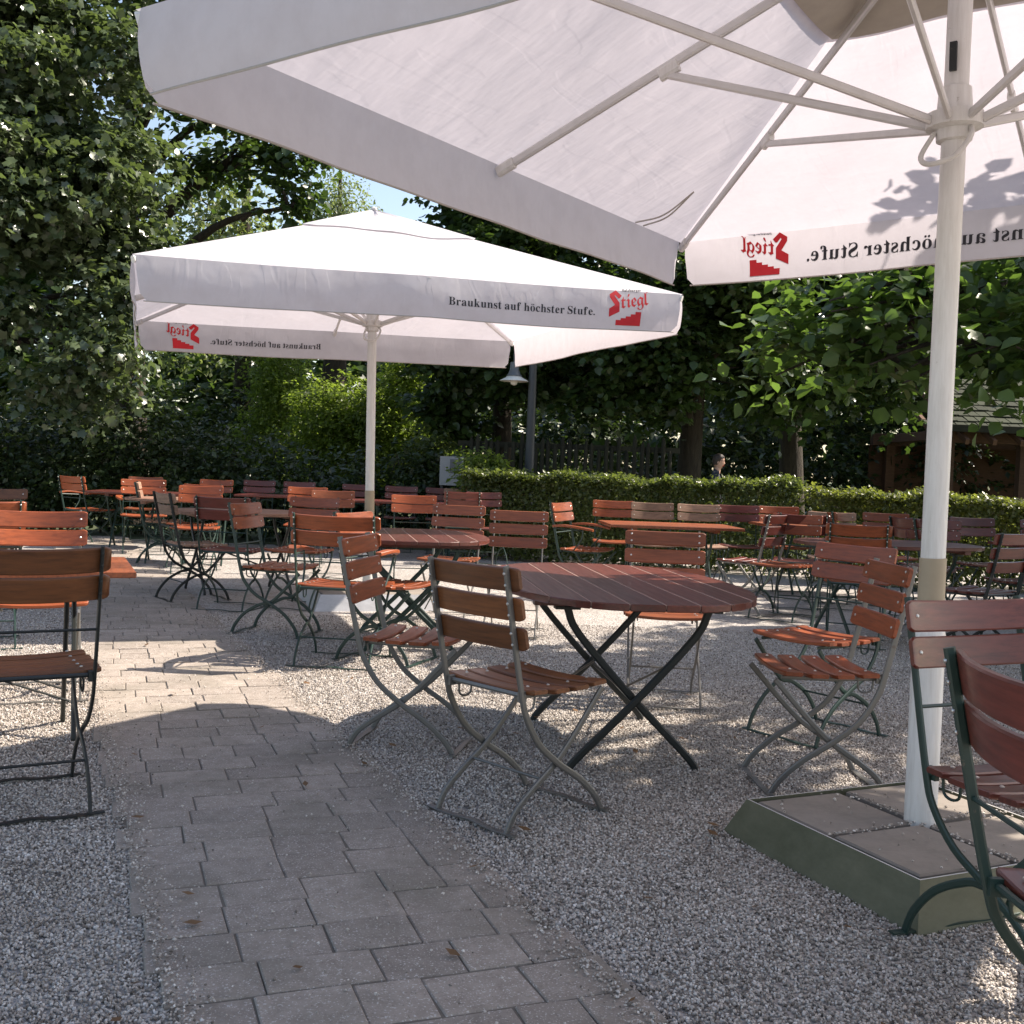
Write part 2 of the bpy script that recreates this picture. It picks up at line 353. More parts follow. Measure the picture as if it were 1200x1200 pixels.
def tag(o, label=None, cat=None, group=None, kind=None):
    if label: o['label'] = label
    if cat: o['category'] = cat
    if group: o['group'] = group
    if kind: o['kind'] = kind
    return o
def empty(name, loc, rz=0.0):
    o = bpy.data.objects.new(name, None); COL.objects.link(o); o.location = loc; o.rotation_euler = (0, 0, rz); o.empty_display_size = 0.2
    return o
def spline(pts, n=6):
    """Catmull-Rom through 2-D or 3-D points"""
    P = [np.array(p, float) for p in pts]; P = [2*P[0] - P[1]] + P + [2*P[-1] - P[-2]]; out = []
    for i in range(1, len(P) - 2):
        for k in range(n):
            t = k/n; a, b2, c, d = P[i - 1], P[i], P[i + 1], P[i + 2]
            out.append(0.5*((2*b2) + (c - a)*t + (2*a - 5*b2 + 4*c - d)*t*t + (3*b2 - a - 3*c + d)*t**3))
    out.append(P[-2]); return out
def np_mesh(name, V, nper, F, mat, smooth=False):
    """V (N,k,3) leaf vertex blocks, F list of faces inside one block (all same length)"""
    N, k = V.shape[0], V.shape[1]
    F = np.array(F); fl = F.shape[1]
    idx = (F[None] + (np.arange(N)*k)[:, None, None]).reshape(-1)
    m = bpy.data.meshes.new(name); m.vertices.add(N*k); m.vertices.foreach_set('co', V.reshape(-1).astype(np.float32))
    nf = N*len(F); m.loops.add(nf*fl); m.loops.foreach_set('vertex_index', idx.astype(np.int32))
    m.polygons.add(nf); m.polygons.foreach_set('loop_start', (np.arange(nf)*fl).astype(np.int32))
    m.materials.append(M[mat]); m.update(calc_edges=True); return m

# ================================================================== GROUND, GRAVEL YARD, PAVED PATH
def sheet(name, x0, x1, y0, y1, z, mat, nx=1, ny=1, amp=0.0):
    V = []; F = []
    for j in range(ny + 1):
        for i in range(nx + 1):
            x = x0 + (x1 - x0)*i/nx; y = y0 + (y1 - y0)*j/ny
            V.append((x, y, z + (amp*(math.sin(x*1.7 + y*0.6) + math.sin(y*2.3 - x*0.8)) if amp else 0)))
    for j in range(ny):
        for i in range(nx):
            a = j*(nx + 1) + i; F.append((a, a + 1, a + nx + 2, a + nx + 1))
    b = MB(); b.add(V, F, True); return tag(b.build(name, mat), kind='structure')
sheet('ground', -600, 600, -600, 600, -0.012, 'soil')
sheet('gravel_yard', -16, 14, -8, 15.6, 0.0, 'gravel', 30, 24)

PA = np.array([-0.3987, 0.9171]); PN = np.array([0.9171, 0.3987])       # along the path, across it to the right
U0, U1 = 0.285, 1.275
def pxy(u, s): q = PN*u + PA*s; return q
path = empty('paved_path', (0, 0, 0)); tag(path, kind='structure')
b = MB()
q = [pxy(U0 + 0.01, 1.2), pxy(U1 - 0.01, 1.2), pxy(U1 - 0.01, 17.0), pxy(U0 + 0.01, 17.0)]
b.add([(p[0], p[1], 0.007) for p in q], [(0, 1, 2, 3)]); b.build('joint_bed', 'joint_sand', path)
_pm = {}
def paver_mesh(w, d):
    k = (round(w, 3), round(d, 3))
    if k not in _pm:
        m = MB(); m.cbox((0, 0, -0.03), (w, d, 0.06), 0.0035); _pm[k] = m.mesh('paver', 'paver')
    return _pm[k]
_pave = []; s = 1.35; ri = 0
rnd = random.Random(3)
while s < 16.6:
    d = rnd.choice((0.155, 0.165, 0.175, 0.19)); u = U0 + rnd.uniform(-0.03, 0.03); cells = []
    end = U1 + rnd.uniform(-0.025, 0.025)
    while u < end - 0.02:
        w = rnd.choice((0.16, 0.20, 0.22, 0.24, 0.27))
        if end - u - w < 0.11: w = end - u
        if w > 0.29: w = w/2
        cells.append((u, w)); u += w
    for (u, w) in cells: _pave.append((u + w/2, s + d/2, round(w - rnd.choice((0.002, 0.003, 0.005)), 3), d - rnd.choice((0.004, 0.006, 0.009))))
    s += d
ang = math.atan2(PN[1], PN[0])
rest = MB()
for i, (u, s, w, d) in enumerate(_pave):
    p = pxy(u, s - 0.075*(u - 0.78)); z = 0.012 + rnd.uniform(-0.003, 0.003)
    rot = (rnd.gauss(0, 0.009), rnd.gauss(0, 0.009), ang - 0.06 + rnd.gauss(0, 0.013))
    if i < 300:
        o = link('paver', paver_mesh(w, d), path); o.location = (p[0], p[1], z); o.rotation_euler = rot
    else:
        rest.cbox((p[0], p[1], z - 0.03), (w, d, 0.06), 0.005, Matrix.Rotation(rot[2], 3, 'Z'))
tag(rest.build('distant_pavers', 'paver', path), kind='stuff')

# loose gravel, as real stones where the camera can tell them apart
def gravel_nodes():
    ng = bpy.data.node_groups.new('loose_gravel', 'GeometryNodeTree')
    ng.interface.new_socket('Geometry', in_out='INPUT', socket_type='NodeSocketGeometry')
    ng.interface.new_socket('Geometry', in_out='OUTPUT', socket_type='NodeSocketGeometry')
    N = ng.nodes; L = ng.links
    gi = N.new('NodeGroupInput'); go = N.new('NodeGroupOutput')
    pos = N.new('GeometryNodeInputPosition'); sp = N.new('ShaderNodeSeparateXYZ'); L.new(pos.outputs[0], sp.inputs[0])
    mr = N.new('ShaderNodeMapRange'); mr.inputs[1].default_value = 2.0; mr.inputs[2].default_value = 7.5
    mr.inputs[3].default_value = 15500; mr.inputs[4].default_value = 2200; L.new(sp.outputs[1], mr.inputs[0])
    dp = N.new('GeometryNodeDistributePointsOnFaces'); L.new(gi.outputs[0], dp.inputs['Mesh']); L.new(mr.outputs[0], dp.inputs['Density'])
    ico = N.new('GeometryNodeMeshIcoSphere'); ico.inputs['Radius'].default_value = 1.0; ico.inputs['Subdivisions'].default_value = 1
    nz = N.new('ShaderNodeTexNoise'); nz.inputs['Scale'].default_value = 0.9; nz.inputs['Detail'].default_value = 1.0
    vm = N.new('ShaderNodeVectorMath'); vm.operation = 'SUBTRACT'; vm.inputs[1].default_value = (0.5, 0.5, 0.5); L.new(nz.outputs['Color'], vm.inputs[0])
    vs = N.new('ShaderNodeVectorMath'); vs.operation = 'SCALE'; vs.inputs['Scale'].default_value = 1.6; L.new(vm.outputs[0], vs.inputs[0])
    st = N.new('GeometryNodeSetPosition'); L.new(ico.outputs[0], st.inputs[0]); L.new(vs.outputs[0], st.inputs['Offset'])
    sm = N.new('GeometryNodeSetMaterial'); sm.inputs['Material'].default_value = M['pebble']; L.new(st.outputs[0], sm.inputs[0])
    ip = N.new('GeometryNodeInstanceOnPoints'); L.new(dp.outputs['Points'], ip.inputs['Points']); L.new(sm.outputs[0], ip.inputs['Instance'])
    rr = N.new('FunctionNodeRandomValue'); rr.data_type = 'FLOAT_VECTOR'; rr.inputs[1].default_value = (6.28, 6.28, 6.28); L.new(rr.outputs[0], ip.inputs['Rotation'])
    rs = N.new('FunctionNodeRandomValue'); rs.data_type = 'FLOAT_VECTOR'; rs.inputs[0].default_value = (0.0024, 0.0024, 0.0020); rs.inputs[1].default_value = (0.0068, 0.0058, 0.0050); L.new(rs.outputs[0], ip.inputs['Scale'])
    L.new(ip.outputs[0], go.inputs[0]); return ng
def patch(name, polys):
    b = MB()
    for poly in polys: b.add([(x, y, 0.003 + 0.010*max(0, math.sin(x*7.1 + 2*math.sin(y*3.3)) * math.sin(y*6.3 + 1.5*math.sin(x*4.1))) * min(1, 6*abs((x*PN[0] + y*PN[1]) - (U0 + U1)/2) - 3.0 if abs((x*PN[0] + y*PN[1]) - (U0 + U1)/2) > .5 else 0)) for x, y in poly], [tuple(range(len(poly)))])
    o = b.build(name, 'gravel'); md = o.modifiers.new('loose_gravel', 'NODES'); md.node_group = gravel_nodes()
    return o
def xe(u, y): return (u - PN[1]*y)/PN[0]
def strip(uu, xfar, y0, y1, n):
    P = []
    for i in range(n):
        a = y0 + (y1 - y0)*i/n; c = y0 + (y1 - y0)*(i + 1)/n
        for j in range(24):
            e, g = j/24, (j + 1)/24
            P.append([(xe(uu, a)*(1 - e) + xfar(a)*e, a), (xe(uu, a)*(1 - g) + xfar(a)*g, a), (xe(uu, c)*(1 - g) + xfar(c)*g, c), (xe(uu, c)*(1 - e) + xfar(c)*e, c)])
    return P
tag(patch('loose_gravel', strip(U1 - 0.012, lambda y: 0.66*y + 0.55, 1.3, 8.6, 64) + [[q2 for q2 in reversed(p)] for p in strip(U0 + 0.012, lambda y: -0.66*y - 0.75, 1.3, 8.6, 64)]),
    'loose pale grey gravel chippings beside the paved path', 'gravel', kind='stuff')
# stray chips lying on the path edges and dry leaves on the gravel
b = MB(); rnd = random.Random(11)
def chip(b, x, y, z, r):
    R3 = Matrix.Rotation(rnd.uniform(0, 6), 3, 'Z') @ Matrix.Rotation(rnd.uniform(0, 6), 3, 'X')
    P = [R3 @ (Vector(v)*r*rnd.uniform(.7, 1.2)) for v in ((1, 0, 0), (-1, 0, 0), (0, .8, 0), (0, -.8, 0), (0, 0, .7), (0, 0, -.7))]
    b.add([p + Vector((x, y, z)) for p in P], [(0, 2, 4), (2, 1, 4), (1, 3, 4), (3, 0, 4), (2, 0, 5), (1, 2, 5), (3, 1, 5), (0, 3, 5)])
for i in range(6500):
    s = 1.5 + 7*rnd.random()**1.4; e = rnd.random()
    if e < 0.42: u = U0 + abs(rnd.gauss(0, 0.045))
    elif e < 0.86: u = U1 - abs(rnd.gauss(0, 0.045))
    else: u = rnd.uniform(U0, U1)
    p = pxy(u, s); chip(b, p[0], p[1], 0.019, rnd.uniform(0.003, 0.006))
tag(b.build('stray_gravel_chips', 'pebble_loose'), 'stray gravel chips scattered over the paving stones', 'gravel', kind='stuff')
b = MB()
for i in range(90):
    y = rnd.uniform(2.2, 7); x = rnd.uniform(-0.4*y, 0.5*y); r = rnd.uniform(0.012, 0.028); a = rnd.uniform(0, 6.28)
    c, s_ = math.cos(a)*r, math.sin(a)*r; zz = 0.022
    b.add([(x - c, y - s_, zz), (x + s_*.5, y - c*.5, zz + .005), (x + c, y + s_, zz + .008), (x - s_*.5, y + c*.5, zz + .002)], [(0, 1, 2), (0, 2, 3)])
tag(b.build('dry_leaf_litter', 'leaf_dry'), 'small dry brown leaves strewn over the gravel', 'leaves', kind='stuff')

